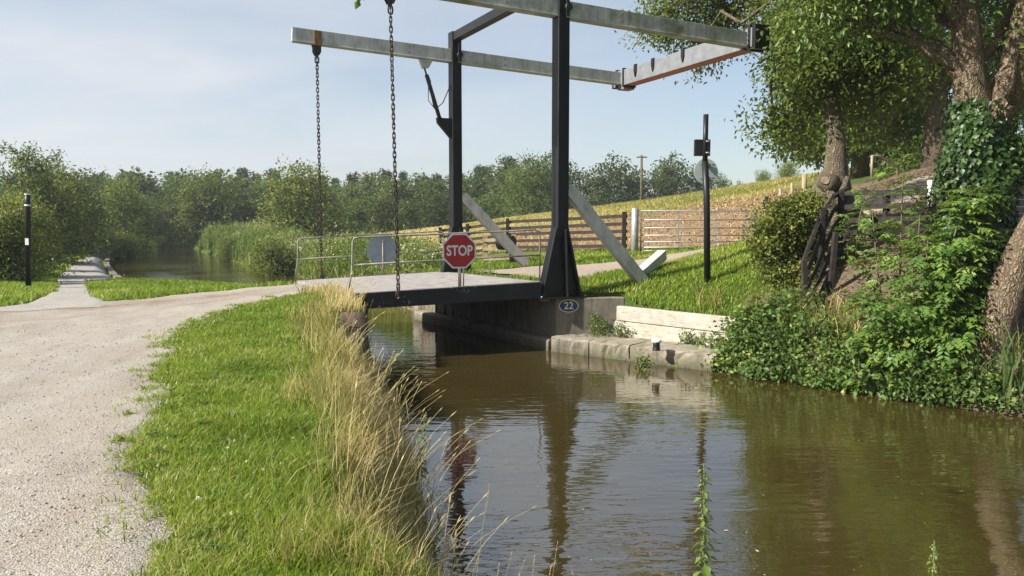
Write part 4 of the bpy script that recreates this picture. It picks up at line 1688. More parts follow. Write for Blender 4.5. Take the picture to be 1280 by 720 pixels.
# ================================================================== TREES AND SHRUBS
def auto_blobs(h, r, n, rng, low=.25, shape="round", per=14):
    bl = []
    for i in range(n):
        t = (i + .5) / n
        z = h * (low + (1 - low) * t)
        if shape == "round":
            rr = r * math.sqrt(max(.05, 1 - (2 * t - .85) ** 2 * .95))
        elif shape == "cone":
            rr = r * (1 - t) ** .8 + .12 * r * .4
        elif shape == "bush":
            rr = r * (1 - t * .55)
        else:
            rr = r * (.6 + .4 * math.sin(t * 3.1))
        a = i * 2.4 + rng.uniform(-.5, .5)
        q = rr * rng.uniform(.35, .7)
        s = (r * .5 + rr * .25) * rng.uniform(.75, 1.1)
        if shape == "cone":
            q *= .35
            s = rr * rng.uniform(.8, 1.05) + .25
        bl.append((math.cos(a) * q, math.sin(a) * q, z - s * .25, s, s, s * (.8 if shape != "cone" else .9), per))
    return bl


def proto_tree(name, label, cat, group, h, r, n, shape, leaf, per, nper, spread, lm, seed, low=.25, tr=.22, frac=.12):
    rng = np.random.default_rng(seed)
    bl = auto_blobs(h * .93, r, n, rng, low, shape, per)
    tk = [(0, 0, -.6), (.1, 0, h * .2), (-.05, .1, h * .5), (0, 0, h * (.92 if shape == "cone" else .75))]
    return tree(name, label, cat, group, (0, 0, 0), tk, [tr * 1.3, tr, tr * .7, tr * .2], bl, leaf, nper, lm, M["bark_far"], seed, spread, frac, .7, .2, 1.0, .03, .5, 7)


def put(proto, first, px, topy, Y, h0, label=None, dx=0.0, wide=1.0, group=None):
    """stand a copy so that its top reaches the given height in the view"""
    o = proto if first else copy_tree(proto)
    tp = P(px, topy, Y)
    gz = hz(tp.x, Y) if Y < 150 else 0.5
    s = max(.2, (tp.z - gz) / h0)
    o.location = (tp.x, Y, gz - .1)
    o.scale = (s * wide, s * wide, s)
    o.rotation_euler = (0, 0, random.uniform(0, 6.28))
    if label:
        o["label"] = label
    if group:
        o["group"] = group
    return o


# ---- the far wood
WOODL = "dark green broadleaved tree in the far wood behind the canal"
CONL = "pointed conifer rising at the back of the far wood"
RIDL = "rounded dark tree standing beyond the field ridge"
pa = proto_tree("wood_tree", WOODL, "tree", "trees of the far wood", 12, 4.6, 12, "round", .62, 26, 9, .62, M["leaf_far"], 31)
pb = proto_tree("wood_tree", WOODL, "tree", "trees of the far wood", 12, 4.0, 13, "oval", .58, 26, 9, .58, M["leaf_far"], 32)
pc_ = proto_tree("conifer_tree", CONL, "tree", "conifers at the back of the far wood", 14, 2.7, 13, "cone", .5, 26, 9, .42, M["leaf_conifer"], 33, .12)
used = {id(pa): 0, id(pb): 0, id(pc_): 0}


def nxt(p, *a, **k):
    f = used[id(p)] == 0
    used[id(p)] += 1
    return put(p, f, *a, **k)


rs = random.Random(12)
prof = [(120, 214), (150, 208), (200, 214), (240, 207), (300, 212), (345, 214), (420, 214), (470, 211), (520, 210), (560, 205), (600, 204), (640, 197), (690, 192), (720, 208), (770, 193), (800, 209), (840, 195), (880, 199), (925, 224)]


def prof_y(px):
    return float(np.interp(px, [p[0] for p in prof], [p[1] for p in prof]))


for i, px in enumerate(range(110, 640, 21)):
    nxt(pc_, px + rs.uniform(-7, 7), prof_y(px) + rs.uniform(-6, 9) - 1, rs.uniform(128, 146), 14, wide=rs.uniform(.7, 1.35))
for i, px in enumerate(range(115, 600, 27)):
    p = pa if i % 2 else pb
    nxt(p, px + rs.uniform(-9, 9), prof_y(px) + rs.uniform(-2, 20), rs.uniform(98, 118), 12, wide=rs.uniform(.75, 1.45))
for i, px in enumerate(range(150, 620, 33)):
    p = pb if i % 2 else pa
    nxt(p, px + rs.uniform(-9, 9), prof_y(px) + rs.uniform(22, 52), rs.uniform(78, 92), 12, wide=rs.uniform(1.0, 1.8))
for i, px in enumerate(range(-150, 110, 32)):
    nxt(pb if i % 2 else pa, px + rs.uniform(-9, 9), 216 + rs.uniform(-3, 12), rs.uniform(96, 116), 12, wide=rs.uniform(.9, 1.5))
pr = proto_tree("ridge_tree", RIDL, "tree", "trees beyond the field ridge", 12, 5.0, 13, "round", .5, 30, 10, .5, M["leaf_far"], 35, .15)
for i, (px, ty, w) in enumerate([(598, 210, .9), (632, 197, .8), (662, 200, 1.0), (690, 194, .9), (716, 204, .9), (768, 193, 1.05), (746, 212, .8), (796, 214, .9), (826, 200, .9), (845, 193, .9), (876, 203, .9), (900, 216, .8), (924, 226, .7)]):
    put(pr, i == 0, px, ty, rs.uniform(96, 112), 12, wide=w)

# lighter trees that stand out in front of the wood
pw = proto_tree("willow_tree", "broad pale green willow in front of the dark wood", "tree", None, 8, 4.4, 15, "bush", .30, 44, 12, .45, M["leaf_bush"], 41, .12, .2, .3)
put(pw, True, 375, 205, 62, 8, wide=1.05)
put(pw, False, 668, 196, 88, 8, "pale rounded tree by the near tower, in front of darker trees", wide=.95)
put(pw, False, 262, 216, 82, 8, "broad green tree standing over the bend of the canal", wide=.95)
put(pw, False, 186, 252, 84, 8, "low bushy tree at the canal bend under the tall wood", wide=1.2)
put(pw, False, 226, 270, 108, 8, "low tree closing the far end of the canal", wide=1.2)
put(pw, False, 148, 222, 60, 8, "tall leafy tree where the towpath disappears", wide=.75)
put(pw, False, 985, 200, 70, 8, "pale bushy tree on the ridge left of the burled trunk", wide=.9)
put(pw, False, 955, 212, 75, 8, "small bushy tree at the right end of the field ridge", wide=.8)

# ---- hedgerow along the left of the towpath
ph = proto_tree("hawthorn_tree", "dense hawthorn", "tree", "hedgerow trees left of the towpath", 5, 2.4, 13, "bush", .15, 60, 13, .30, M["hedge"], 51, .05, .12, .25)
hl = [
    (-15, 262, 22, 1.1, "hedgerow hawthorn at the left edge beside the black post"),
    (12, 280, 24.5, .9, "hedgerow hawthorn just behind the black post"),
    (8, 236, 27, 1.1, "taller hedgerow hawthorn behind the yellowing shrub"),
    (28, 248, 31.5, 1.0, "hedgerow hawthorn leaning to the towpath in front of the arch"),
    (58, 222, 38, 1.1, "tall hedgerow hawthorn shading the towpath"),
    (72, 199, 49, 1.1, "highest hedgerow thorn, dark crown over the towpath"),
    (102, 246, 53, 1.1, "hedgerow thorn overhanging the dark end of the towpath"),
    (148, 256, 66, 1.0, "last hedgerow thorn beyond the kerb"),
    (122, 262, 70, 1.3, "shadowed thorn closing the end of the towpath"),
]
for i, (px, ty, Y, w_, lab) in enumerate(hl):
    put(ph, i == 0, px, ty, Y, 5, lab, wide=w_)
# slender ash above the hedge
pash = proto_tree("ash_tree", "slender open ash rising above the left hedgerow", "tree", None, 8, 1.7, 12, "oval", .19, 15, 11, .24, M["leaf_mid"], 55, .3, .12, .6)
put(pash, True, 24, 163, 36, 8, wide=.85)
put(pash, False, 50, 172, 37, 8, "second slim ash just right of the tallest one", wide=.8)
# yellowing shrub by the post
py_ = proto_tree("yellowing_shrub", "yellow and cream leaved shrub behind the black post", "shrub", None, 3, 1.3, 8, "bush", .13, 40, 12, .22, M["yellowleaf"], 58, .1, .05, .3)
put(py_, True, 14, 244, 22.6, 3, wide=.75)
# waterside bushes at the bend
pbk = proto_tree("waterside_bush", "rounded bush", "shrub", "bushes along the far canal banks", 2.2, 1.5, 9, "bush", .14, 50, 12, .22, M["leaf_bush"], 61, .02, .05, .2)
for i, (px, ty, Y, w_, lab) in enumerate([
    (150, 291, 56, 1.2, "waterside bush on the left bank next to the kerb"),
    (172, 293, 64, 1.2, "waterside bush on the left bank, middle of the row"),
    (197, 295, 77, 1.2, "waterside bush on the left bank nearest the bend"),
    (256, 297, 70, 1.4, "waterside bush on the right bank nearest the bend"),
    (287, 298, 52, .9, "waterside bush above the water on the right bank"),
    (331, 301, 41, .8, "large leafy bush hanging over the right bank water"),
    (348, 302, 37, .8, "low bush on the right bank near the bridge railing"),
]):
    put(pbk, i == 0, px, ty, Y, 2.2, lab, wide=w_)

# ---- the burled trunk tree above the bank
b1 = (6.62, 16.2, 1.2)
rng = np.random.default_rng(71)
tk = [(6.75, 16.2, .9), (6.72, 16.2, 1.7), (6.66, 16.15, 2.35), (6.70, 16.1, 2.75), (6.70, 16.1, 3.4), (6.60, 16.2, 4.2), (6.3, 16.4, 5.2), (6.05, 16.5, 6.5), (6.0, 16.4, 8.2), (6.2, 16.5, 9.8)]
rd = [.58, .50, .40, .235, .17, .16, .15, .13, .10, .05]
blobs = [
    (6.55, 17.2, 5.6, 1.0, 1.2, 1.0, 60), (6.35, 16.9, 4.35, .7, 1.0, .7, 32), (7.0, 16.9, 4.6, .9, 1.2, .8, 36), (7.2, 16.6, 6.5, 1.5, 1.5, 1.1, 70), (6.6, 16.6, 7.7, 1.5, 1.6, 1.2, 60),
    (7.6, 17.2, 7.8, 1.9, 1.8, 1.4, 70), (8.0, 17.0, 5.6, 1.3, 1.4, 1.0, 54), (5.8, 16.4, 9.2, 1.8, 1.8, 1.4, 60), (7.8, 17, 10, 2.0, 2, 1.5, 60), (5.75, 16.9, 3.75, .35, .6, .35, 12), (6.25, 15.7, 5.35, .7, .5, .5, 34), (6.0, 15.9, 4.75, .5, .5, .4, 20), (7.1, 15.7, 4.9, .6, .5, .45, 22), (6.9, 15.7, 5.7, .7, .6, .5, 30), (7.6, 15.7, 4.3, .5, .5, .35, 14),
    (4.6, 20.2, 7.1, 1.25, 1.0, .75, 44), (3.9, 20.2, 6.7, .55, .5, .42, 16), (4.9, 20.3, 6.0, .45, .4, .36, 12), (5.6, 20.2, 7.9, 1.4, 1.2, 1.0, 40), (4.2, 20.0, 8.8, 1.6, 1.4, 1.1, 40), (6.15, 20.1, 7.35, .40, .35, .35, 9), (5.4, 20.2, 6.75, .6, .5, .4, 16),
]


def burl(mb, rng):
    # knuckle of old cut limbs
    c = Vector((6.42, 15.82, 2.42))
    mb.tube([c + Vector((.2, .25, -.1)), c + Vector((.06, .06, 0)), c + Vector((-.06, -.10, .04)), c + Vector((-.08, -.14, .045))], [.24, .22, .17, .12], 12, True, .12, 5)
    mb.tube([(6.80, 15.72, 2.55), (6.72, 15.68, 2.35), (6.62, 15.68, 2.1), (6.60, 15.72, 1.75), (6.58, 15.8, 1.3)], [.05, .07, .085, .08, .1], 8, True, .08, 6)
    mb.tube([(6.45, 15.75, 2.3), (6.52, 15.70, 2.05), (6.60, 15.70, 1.85)], [.09, .08, .07], 8, True, .08, 7)
    mb.tube([(6.35, 15.9, 1.9), (6.2, 15.8, 1.55), (5.95, 15.6, 1.25)], [.16, .1, .05], 8, True, .08, 8)
    mb.tube([(7.0, 16.0, 1.9), (7.25, 15.8, 1.55), (7.5, 15.5, 1.2)], [.18, .12, .05], 8, True, .08, 9)
    mb.tube([(6.4, 16.2, 4.2), (7.0, 16.4, 5.3), (7.6, 16.7, 6.2), (8.0, 17, 7.6)], [.13, .10, .08, .04], 8)
    mb.tube([(6.0, 16.4, 7.6), (5.85, 17.4, 8.6), (5.5, 18.8, 9.3), (5.1, 19.9, 9.1), (4.8, 20.2, 8.3)], [.10, .08, .06, .045, .02], 8)


oak = tree("oak_tree", "broad leafy tree with a knuckled burl low on its trunk", "tree", None, b1, tk, rd, blobs, .115, 46, M["leaf_oak"], M["bark_grey"], 71, .30, .3, .5, .45, 1.6, .010, .40, 14, burl, .7)
mb = MB()
c = Vector((6.33, 15.66, 2.47))
mb.tube([c + Vector((.008, .04, 0)), c + Vector((-.004, -.012, .006))], [.095, .07], 11, True, .16, 3)
mb.build("cut_knot", M["cutwood"], oak, local=b1)

# ---- ivy clad twin-stemmed tree by the water
b2 = (6.9, 11.3, .1)
GT = lambda px, py, Y: tuple(P(px, py, Y))
tk2 = [GT(1206, 440, 11.3), GT(1207, 380, 11.35), GT(1212, 300, 11.4), GT(1220, 220, 11.45), GT(1221, 165, 11.5), GT(1212, 100, 11.4), GT(1208, 40, 11.4), GT(1203, -10, 11.4), GT(1195, -120, 11.4), GT(1180, -260, 11.3)]
rd2 = [.40, .34, .31, .33, .30, .215, .195, .18, .15, .07]
bl2 = []
for (px, py, Y, r, n) in [(1140, -60, 11.3, 1.1, 44), (1050, -70, 11.4, 1.0, 36), (1110, 10, 11.6, .55, 14), (1055, 25, 11.6, .5, 10), (1010, -20, 11.8, .6, 12), (1230, -100, 12, 1.3, 50), (1300, -20, 12.2, 1.0, 34), (1180, -190, 11.5, 1.6, 60), (1050, -210, 11.4, 1.5, 50),
                          (1330, -200, 12, 1.8, 60), (1260, 60, 12.6, .5, 10), (1420, -60, 12, 1.8, 60), (1000, -140, 11.2, 1.0, 24)]:
    q = P(px, py, Y)
    bl2.append((q.x, q.y, q.z, r, r, r * .75, n))


def stems2(mb, rng):
    mb.tube([GT(1222, 172, 11.48), GT(1240, 150, 11.4), GT(1262, 110, 11.3), GT(1276, 60, 11.2), GT(1290, 0, 11.1), GT(1320, -120, 11.0), GT(1380, -240, 11)], [.25, .235, .225, .215, .20, .15, .06], 14, False, .04, 4)
    # torn bark collar where a limb was lost
    mb.tube([GT(1262, 130, 11.2), GT(1258, 95, 11.14), GT(1268, 60, 11.1)], [.10, .14, .07], 10, True, .1, 6)


ivt = tree("ivy_clad_tree", "forked rough barked tree wrapped in ivy beside the canal", "tree", None, b2, tk2, rd2, bl2, .10, 44, M["leaf_ash"], M["bark"], 81, .26, .25, .42, .5, 1.8, .010, .3, 16, stems2)
# ivy sleeve
rng = np.random.default_rng(82)
n = 13000
tt = rng.random(n) ** .85
yy = 470 - tt * 345
ctr = np.array([np.interp(yy[::-1], [100, 165, 220, 300, 380, 470], [1216, 1224, 1222, 1216, 1210, 1208])[::-1]]).ravel()
keep = []
Pp, Nn = [], []
for i in range(n):
    y_ = yy[i]
    a = rng.uniform(math.pi, 2 * math.pi) if rng.random() < .8 else rng.uniform(0, math.pi)
    ca = math.cos(a)
    if y_ < 172 and (ca > -.2 and rng.random() < .8):
        continue
    if y_ < 150 and rng.random() < .55:
        continue
    r = (.43 + .08 * math.sin(a * 3 + y_ * .05) + rng.uniform(0, .14)) * (1.0 if y_ > 200 else 1.0 - (200 - y_) / 220)
    c = P(float(ctr[i]), float(y_), 11.4)
    Pp.append((c.x + ca * r, c.y + math.sin(a) * r, c.z))
    Nn.append((ca, math.sin(a), .35))
Pp, Nn = np.array(Pp), np.array(Nn)
n = len(Pp)
Dd = norm(np.array([0, 0, -1.0]) + rng.normal(0, .55, (n, 3)))
Nn = norm(Nn + rng.normal(0, .35, (n, 3)))
L = rng.uniform(.05, .10, n)
v, t, ti = leaf_arrays(Pp, Dd, Nn, L, L * .85, np.clip(rng.normal(.5, .22, n), 0, 1), .1, .1)
# ivy creeping up the right stem
obj("ivy", np_mesh("ivy", v - np.array(b2), t, M["ivy"], ti), ivt)

# leaning trunk at the right edge
b3 = (6.45, 10.5, -.3)
tk3 = [GT(1226, 478, 10.5), GT(1236, 445, 10.5), GT(1247, 400, 10.45), GT(1263, 350, 10.4), GT(1284, 305, 10.35), GT(1312, 255, 10.3), GT(1345, 180, 10.2), GT(1400, 60, 10.1), GT(1450, -80, 10.2)]
rd3 = [.36, .26, .225, .22, .22, .21, .19, .15, .08]
bl3 = []
for (px, py, Y, r, n) in [(1380, 40, 10.6, 1.0, 30), (1450, -60, 10.4, 1.6, 50), (1520, 60, 10.5, 1.5, 40), (1420, -200, 10.4, 1.8, 50)]:
    q = P(px, py, Y)
    bl3.append((q.x, q.y, q.z, r, r, r * .75, n))
tree("leaning_tree", "leaning rough trunk rising out of frame at the right edge", "tree", None, b3, tk3, rd3, bl3, .13, 26, M["leaf_ash"], M["bark"], 85, .28, .25, .42, .5, 1.8, .01, .3, 16)

# ---- trees higher up the slope
def slope_tree(label, px, basey, Y, trunk_r, blobs_px, seed, lm, leaf=.19, per=18, lean=0.0, spread=.36):
    p = P(px, basey, Y)
    gz = min(hz(p.x, Y), p.z)
    base = (p.x, Y, gz - .2)
    top = P(px + lean, -120, Y)
    n = 7
    tk_ = [(p.x + (top.x - p.x) * (t ** 1.5), Y, base[2] + (top.z - base[2]) * t) for t in np.linspace(0, 1, n)]
    bl = []
    for (bx, by, dy, r, k) in blobs_px:
        q = P(bx, by, Y + dy)
        bl.append((q.x, q.y, q.z, r, r, r * .7, k))
    return tree("slope_tree", label, "tree", "trees on the wooded slope", base, tk_, [trunk_r * 1.5, trunk_r, trunk_r * .9, trunk_r * .85, trunk_r * .7, trunk_r * .5, trunk_r * .2], bl, leaf, int(per * 1.5), lm, M["bark_grey"], seed, spread, .25, .55, .35, 1.5, .015, .3, 10)


slope_tree("large slope tree with a straight trunk left of the ivy", 1171, 207, 28, .38,
           [(1090, 90, 0, 1.7, 60), (1150, 60, -1, 1.7, 60), (1060, 150, 1, 1.2, 40), (1120, 150, 2, 1.3, 40), (1210, 90, 0, 1.6, 50), (1040, 60, 0, 1.5, 50), (1110, 0, -1, 2.2, 70), (1200, -40, 0, 2.4, 80), (1050, -70, 0, 2.4, 80), (1260, 120, 1, 1.3, 36), (1140, -130, 0, 2.6, 80), (1280, 30, 0, 1.8, 50)], 91, M["leaf_oak"], lean=-10)
slope_tree("slope tree with low foliage behind the burled trunk", 1075, 214, 36, .30,
           [(1010, 150, 0, 1.5, 44), (1050, 180, 0, 1.3, 40), (1100, 180, 1, 1.3, 40), (1010, 90, 0, 1.8, 55), (1070, 110, 0, 1.9, 55), (985, 175, 0, 1.0, 26), (1130, 195, -2, 1.0, 26), (1000, 30, 0, 2.2, 60), (1080, 20, 0, 2.5, 60)], 92, M["leaf_mid"], .22, 17)
slope_tree("slope tree on the skyline at the right edge", 1290, 196, 40, .3,
           [(1290, 110, 0, 2.2, 60), (1240, 150, 0, 1.6, 40), (1330, 140, 0, 2.4, 60), (1210, 185, 0, 1.1, 30), (1275, 40, 0, 2.6, 60), (1160, 165, 2, 1.8, 44)], 93, M["leaf_mid"], .24, 16)
slope_tree("slope tree far back, pale leaves low between the trunks", 1120, 200, 48, .28,
           [(1090, 175, 0, 2.0, 50), (1150, 170, 0, 2.2, 56), (1200, 160, 0, 2.2, 50), (1050, 150, 0, 2.2, 50), (1130, 110, 0, 2.8, 60), (1235, 180, 0, 1.6, 40), (1020, 190, 0, 1.4, 36)], 94, M["leaf_bush"], .26, 17)


# ---- shrubs on the right bank
def shrub(name, label, cat, blobs, leaf, per, lm, seed, spread=.16, aspect=.6, droop=.2, group=None, frac=.5, hollow=.4, dens=1.0, tshift=0.0):
    bx, by = np.mean([b[0] for b in blobs]), np.mean([b[1] for b in blobs])
    base = (float(bx), float(by), hz(bx, by))
    rng = np.random.default_rng(seed)
    root = empty(name, base, 0, label, cat, group)
    v, t, ti, tips = blob_leaves(blobs, leaf, per, rng, spread, dens, aspect, droop, hollow)
    ti = np.clip(ti + tshift, 0, 1)
    mb = MB()
    for (c, cl) in tips:
        foot = np.array([c[0] + rng.normal(0, .08), c[1] + rng.normal(0, .08), hz(c[0], c[1]) - .08])
        if foot[2] < WATER_Z:
            foot = np.array([bx, by, base[2]])
        for q in cl[:max(3, int(len(cl) * frac))]:
            mb.tube(wander(foot, q, 5, .25, rng, .06), [.014, .012, .010, .007, .004], 4, False)
    mb.build("stems", M["stem"], root, local=base)
    obj("foliage", np_mesh("foliage", v - np.array(base), t, lm, ti), root)
    return root


def pb_(px, py, Y, rx, ry, rz, n):
    q = P(px, py, Y)
    return (q.x, q.y, q.z, rx, ry, rz, n)


shrub("hawthorn_bush", "dense rounded hawthorn bush between the gate and the sagging fence", "shrub",
      [pb_(985, 275, 14.6, .5, .5, .32, 60), pb_(965, 300, 14.6, .36, .45, .36, 44), pb_(1000, 300, 14.7, .42, .45, .36, 44), pb_(975, 335, 14.5, .36, .4, .36, 34), pb_(1000, 345, 14.3, .3, .4, .34, 22), pb_(1005, 258, 14.8, .36, .4, .22, 30)], .07, 40, M["hedge"], 101, .12, .62, .2, None, .3, .3, 1.6)
def gb(px, py, rx, ry, rz, n, up=.35):
    """bramble mass resting on the bank where this pixel meets the ground"""
    q = ground_at(px, py)
    if q.z < WATER_Z + .02:
        q.z = WATER_Z + .05
    return (q.x, q.y, q.z + rz * up, rx, ry, rz, n)


brm = [
    ("bramble mound against the right end of the timber boards", [(932, 424, .24, .3, .2, 24), (948, 405, .24, .3, .2, 20), (922, 448, .26, .25, .14, 22), (905, 460, .18, .2, .10, 12), (940, 440, .24, .24, .2, 20), (946, 468, .24, .2, .12, 16)]),
    ("bramble mound under the hawthorn bush", [(975, 405, .34, .35, .30, 34), (985, 440, .34, .35, .26, 34), (970, 466, .30, .22, .16, 24), (1000, 388, .28, .3, .26, 22), (992, 472, .26, .2, .16, 20), (962, 422, .26, .3, .22, 22)]),
    ("bramble mound below the foot of the sagging fence", [(1022, 420, .30, .35, .24, 22), (1040, 452, .36, .35, .24, 34), (1020, 478, .32, .22, .14, 24), (1048, 482, .26, .2, .14, 20)]),
    ("bramble mound hanging over the water below the leaf litter", [(1085, 458, .34, .3, .2, 30), (1100, 482, .34, .25, .16, 28), (1072, 484, .28, .22, .14, 22), (1110, 455, .26, .26, .18, 18)]),
    ("bramble mound at the waterside below the ash sapling", [(1150, 472, .34, .3, .2, 30), (1170, 496, .32, .24, .15, 26), (1132, 490, .3, .22, .14, 22), (1145, 502, .24, .18, .1, 16)]),
    ("bramble mound at the foot of the leaning trunk", [(1200, 494, .3, .24, .15, 26), (1225, 508, .3, .22, .13, 24), (1250, 514, .26, .2, .12, 20), (1190, 508, .26, .2, .11, 18), (1215, 480, .22, .2, .12, 14)]),
]
for i, (lab, bl) in enumerate(brm):
    shrub("bramble", lab, "bramble", [gb(*b) for b in bl], (.08, .10, .068, .115, .085, .07)[i], (26, 20, 24, 16, 22, 22)[i], M["bramble"], 110 + i, (.12, .15, .11, .16, .13, .11)[i], (.7, .6, .75, .62, .7, .8)[i], .3, "brambles along the right bank waterline", .3, .3, (1.5, 1.2, 1.1, 1.1, 1.2, 1.4)[i], (.02, -.12, .05, .10, -.08, -.02)[i])
# weeds on the stone ledge
for i, (px, py, Y, r, lab) in enumerate([(752, 412, 14.7, .18, "tuft of weeds growing at the corner of the plinth"), (775, 418, 14.55, .15, "low weeds on the ledge left of the boards"), (858, 430, 13.75, .12, "sprig of weeds in front of the boards"), (872, 428, 13.65, .16, "taller weed sprig in front of the boards"),
                                         (890, 436, 13.3, .16, "weeds at the right end of the ledge"), (803, 456, 12.95, .11, "small weeds hanging from the ledge joint by the water"), (740, 404, 14.95, .16, "weeds against the face of the concrete plinth")]):
    q = P(px, py, Y)
    z0 = -.55
    q.z = q.z if 'joint' in lab else max(q.z, z0 + r * .5)
    shrub("weed_tuft", lab, "weeds", [(q.x, q.y, q.z, r, r, r * .8, 12), (q.x + .03, q.y, q.z + r * .6, r * .5, r * .5, r * .6, 6)], .06, 8, M["bramble"], 130 + i, .06, .6, .2, "weeds on the stone ledge", .6)


# ---- ash / elder saplings with pinnate leaves
def pinnate(anchors, dirs, rng, length=.26, pairs=4, leaf=.085):
    """each anchor carries one compound leaf: pairs of leaflets and a terminal one"""
    Ps, Ds, Ns, Ls, Ts = [], [], [], [], []
    for a, d in zip(anchors, dirs):
        d = d / np.linalg.norm(d)
        s = np.cross(d, [0, 0, 1.0])
        s /= max(np.linalg.norm(s), 1e-6)
        u = np.cross(s, d)
        Ln = length * rng.uniform(.7, 1.2)
        tb = np.clip(rng.normal(.48, .2), 0, 1)
        for k in range(pairs):
            t = .3 + .62 * k / pairs
            p = a + d * Ln * t - np.array([0, 0, 1]) * (t ** 2) * Ln * .45
            for sg in (-1, 1):
                dd = d * .55 + s * sg + np.array([0, 0, -.55])
                Ps.append(p)
                Ds.append(dd)
                Ns.append(u + d * .55 + rng.normal(0, .3, 3))
                Ls.append(leaf * rng.uniform(.8, 1.15) * (1 - .25 * abs(t - .6)))
                Ts.append(tb + rng.normal(0, .07))
        Ps.append(a + d * Ln * .93 - np.array([0, 0, 1]) * Ln * .40)
        Ds.append(d + np.array([0, 0, -.35]))
        Ns.append(u)
        Ls.append(leaf)
        Ts.append(tb)
    L = np.array(Ls)
    return leaf_arrays(np.array(Ps), np.array(Ds), np.array(Ns), L, L * .42, np.clip(np.array(Ts), 0, 1), .12, .12)


def sapling(label, stems, n_leaves, seed, length=.34, leaf=.115, base=None, name="ash_sapling", start=.22):
    """stems: lists of world points; compound leaves spring all along them"""
    rng = np.random.default_rng(seed)
    base = tuple(stems[0][0]) if base is None else base
    root = empty(name, base, 0, label, "sapling", "leafy saplings on the right bank")
    mb = MB()
    an, dr = [], []
    tot = sum(np.linalg.norm(np.array(s[-1]) - np.array(s[0])) for s in stems)
    for s in stems:
        pts = np.array([tuple(p) for p in s], float)
        pts = np.c_[np.interp(np.linspace(0, 1, 12), np.linspace(0, 1, len(pts)), pts[:, 0]), np.interp(np.linspace(0, 1, 12), np.linspace(0, 1, len(pts)), pts[:, 1]), np.interp(np.linspace(0, 1, 12), np.linspace(0, 1, len(pts)), pts[:, 2])]
        mb.tube(pts, np.linspace(.020, .006, 12), 6, True)
        ln = np.linalg.norm(pts[-1] - pts[0])
        k = max(6, int(2.1 * n_leaves * ln / tot))
        for i in range(k):
            t = start + (1 - start) * ((i + rng.random()) / k)
            f = t * 11
            j = min(int(f), 10)
            p = pts[j] + (pts[j + 1] - pts[j]) * (f - j)
            a = i * 2.4 + rng.normal(0, .5)
            up = .15 + .75 * t ** 3
            d = np.array([math.cos(a), math.sin(a), up + rng.normal(0, .15)])
            if rng.random() < .45 * (1 - t ** 4):
                # side twig
                e = p + d / np.linalg.norm(d) * rng.uniform(.15, .42)
                mb.tube([p, e], [.006, .003], 4, False)
                for q in range(4):
                    an.append(p + (e - p) * (.4 + .2 * q))
                    a2 = a + rng.normal(0, .8)
                    dr.append(np.array([math.cos(a2), math.sin(a2), rng.normal(.1, .25)]))
            else:
                an.append(p)
                dr.append(d)
    mb.build("stem", M["stem"], root, local=base)
    v, t, ti = pinnate(an, dr, rng, length, 4, leaf)
    obj("foliage", np_mesh("foliage", v - np.array(base), t, M["leaf_ash"], ti), root)
    return root


def gp(px, py, Y):
    q = P(px, py, Y)
    return Vector((q.x, q.y, hz(q.x, q.y) - .05))


sapling("tall ash sapling whose tip stands clear above the black rails",
        [[gp(1122, 470, 11.6), P(1124, 400, 11.7), P(1126, 300, 11.7), P(1128, 240, 11.7), P(1130, 196, 11.7)],
         [gp(1118, 470, 11.5), P(1105, 400, 11.5), P(1096, 330, 11.5), P(1090, 262, 11.6)],
         [gp(1124, 470, 11.6), P(1136, 400, 11.4), P(1146, 330, 11.3), P(1150, 268, 11.3)]], 62, 201, .30, .10)
sapling("bushy ash sapling in front of the ivy clad trunk",
        [[gp(1165, 480, 11.0), P(1170, 420, 10.9), P(1180, 340, 10.8), P(1200, 270, 10.8), P(1216, 240, 10.8)],
         [gp(1170, 480, 11.0), P(1188, 420, 10.8), P(1206, 350, 10.7), P(1225, 300, 10.7)],
         [gp(1162, 480, 11.0), P(1158, 420, 10.8), P(1156, 350, 10.8), P(1160, 300, 10.8)]], 120, 202)
sapling("low ash sapling spreading over the leaf litter bank",
        [[gp(1140, 478, 11.2), P(1130, 440, 11.0), P(1112, 400, 10.9), P(1085, 370, 10.9)],
         [gp(1142, 478, 11.2), P(1150, 440, 10.8), P(1162, 400, 10.7), P(1178, 372, 10.7)],
         [gp(1145, 480, 11.1), P(1170, 450, 10.7), P(1195, 420, 10.6), P(1212, 400, 10.6)]], 90, 203)
sapling("small elder sapling below the burled trunk beside the black rails",
        [[gp(1068, 350, 14.2), P(1070, 310, 14.1), P(1076, 262, 14.0), P(1090, 236, 14.0)],
         [gp(1066, 350, 14.2), P(1060, 320, 14.1), P(1058, 285, 14.0)]], 20, 204, .27, .09)
sapling("spindly sapling at the waterside under the sagging fence",
        [[gp(1100, 470, 11.6), P(1098, 440, 11.4), P(1085, 415, 11.3)], [gp(1100, 470, 11.6), P(1115, 445, 11.2), P(1125, 430, 11.1)]], 34, 205)

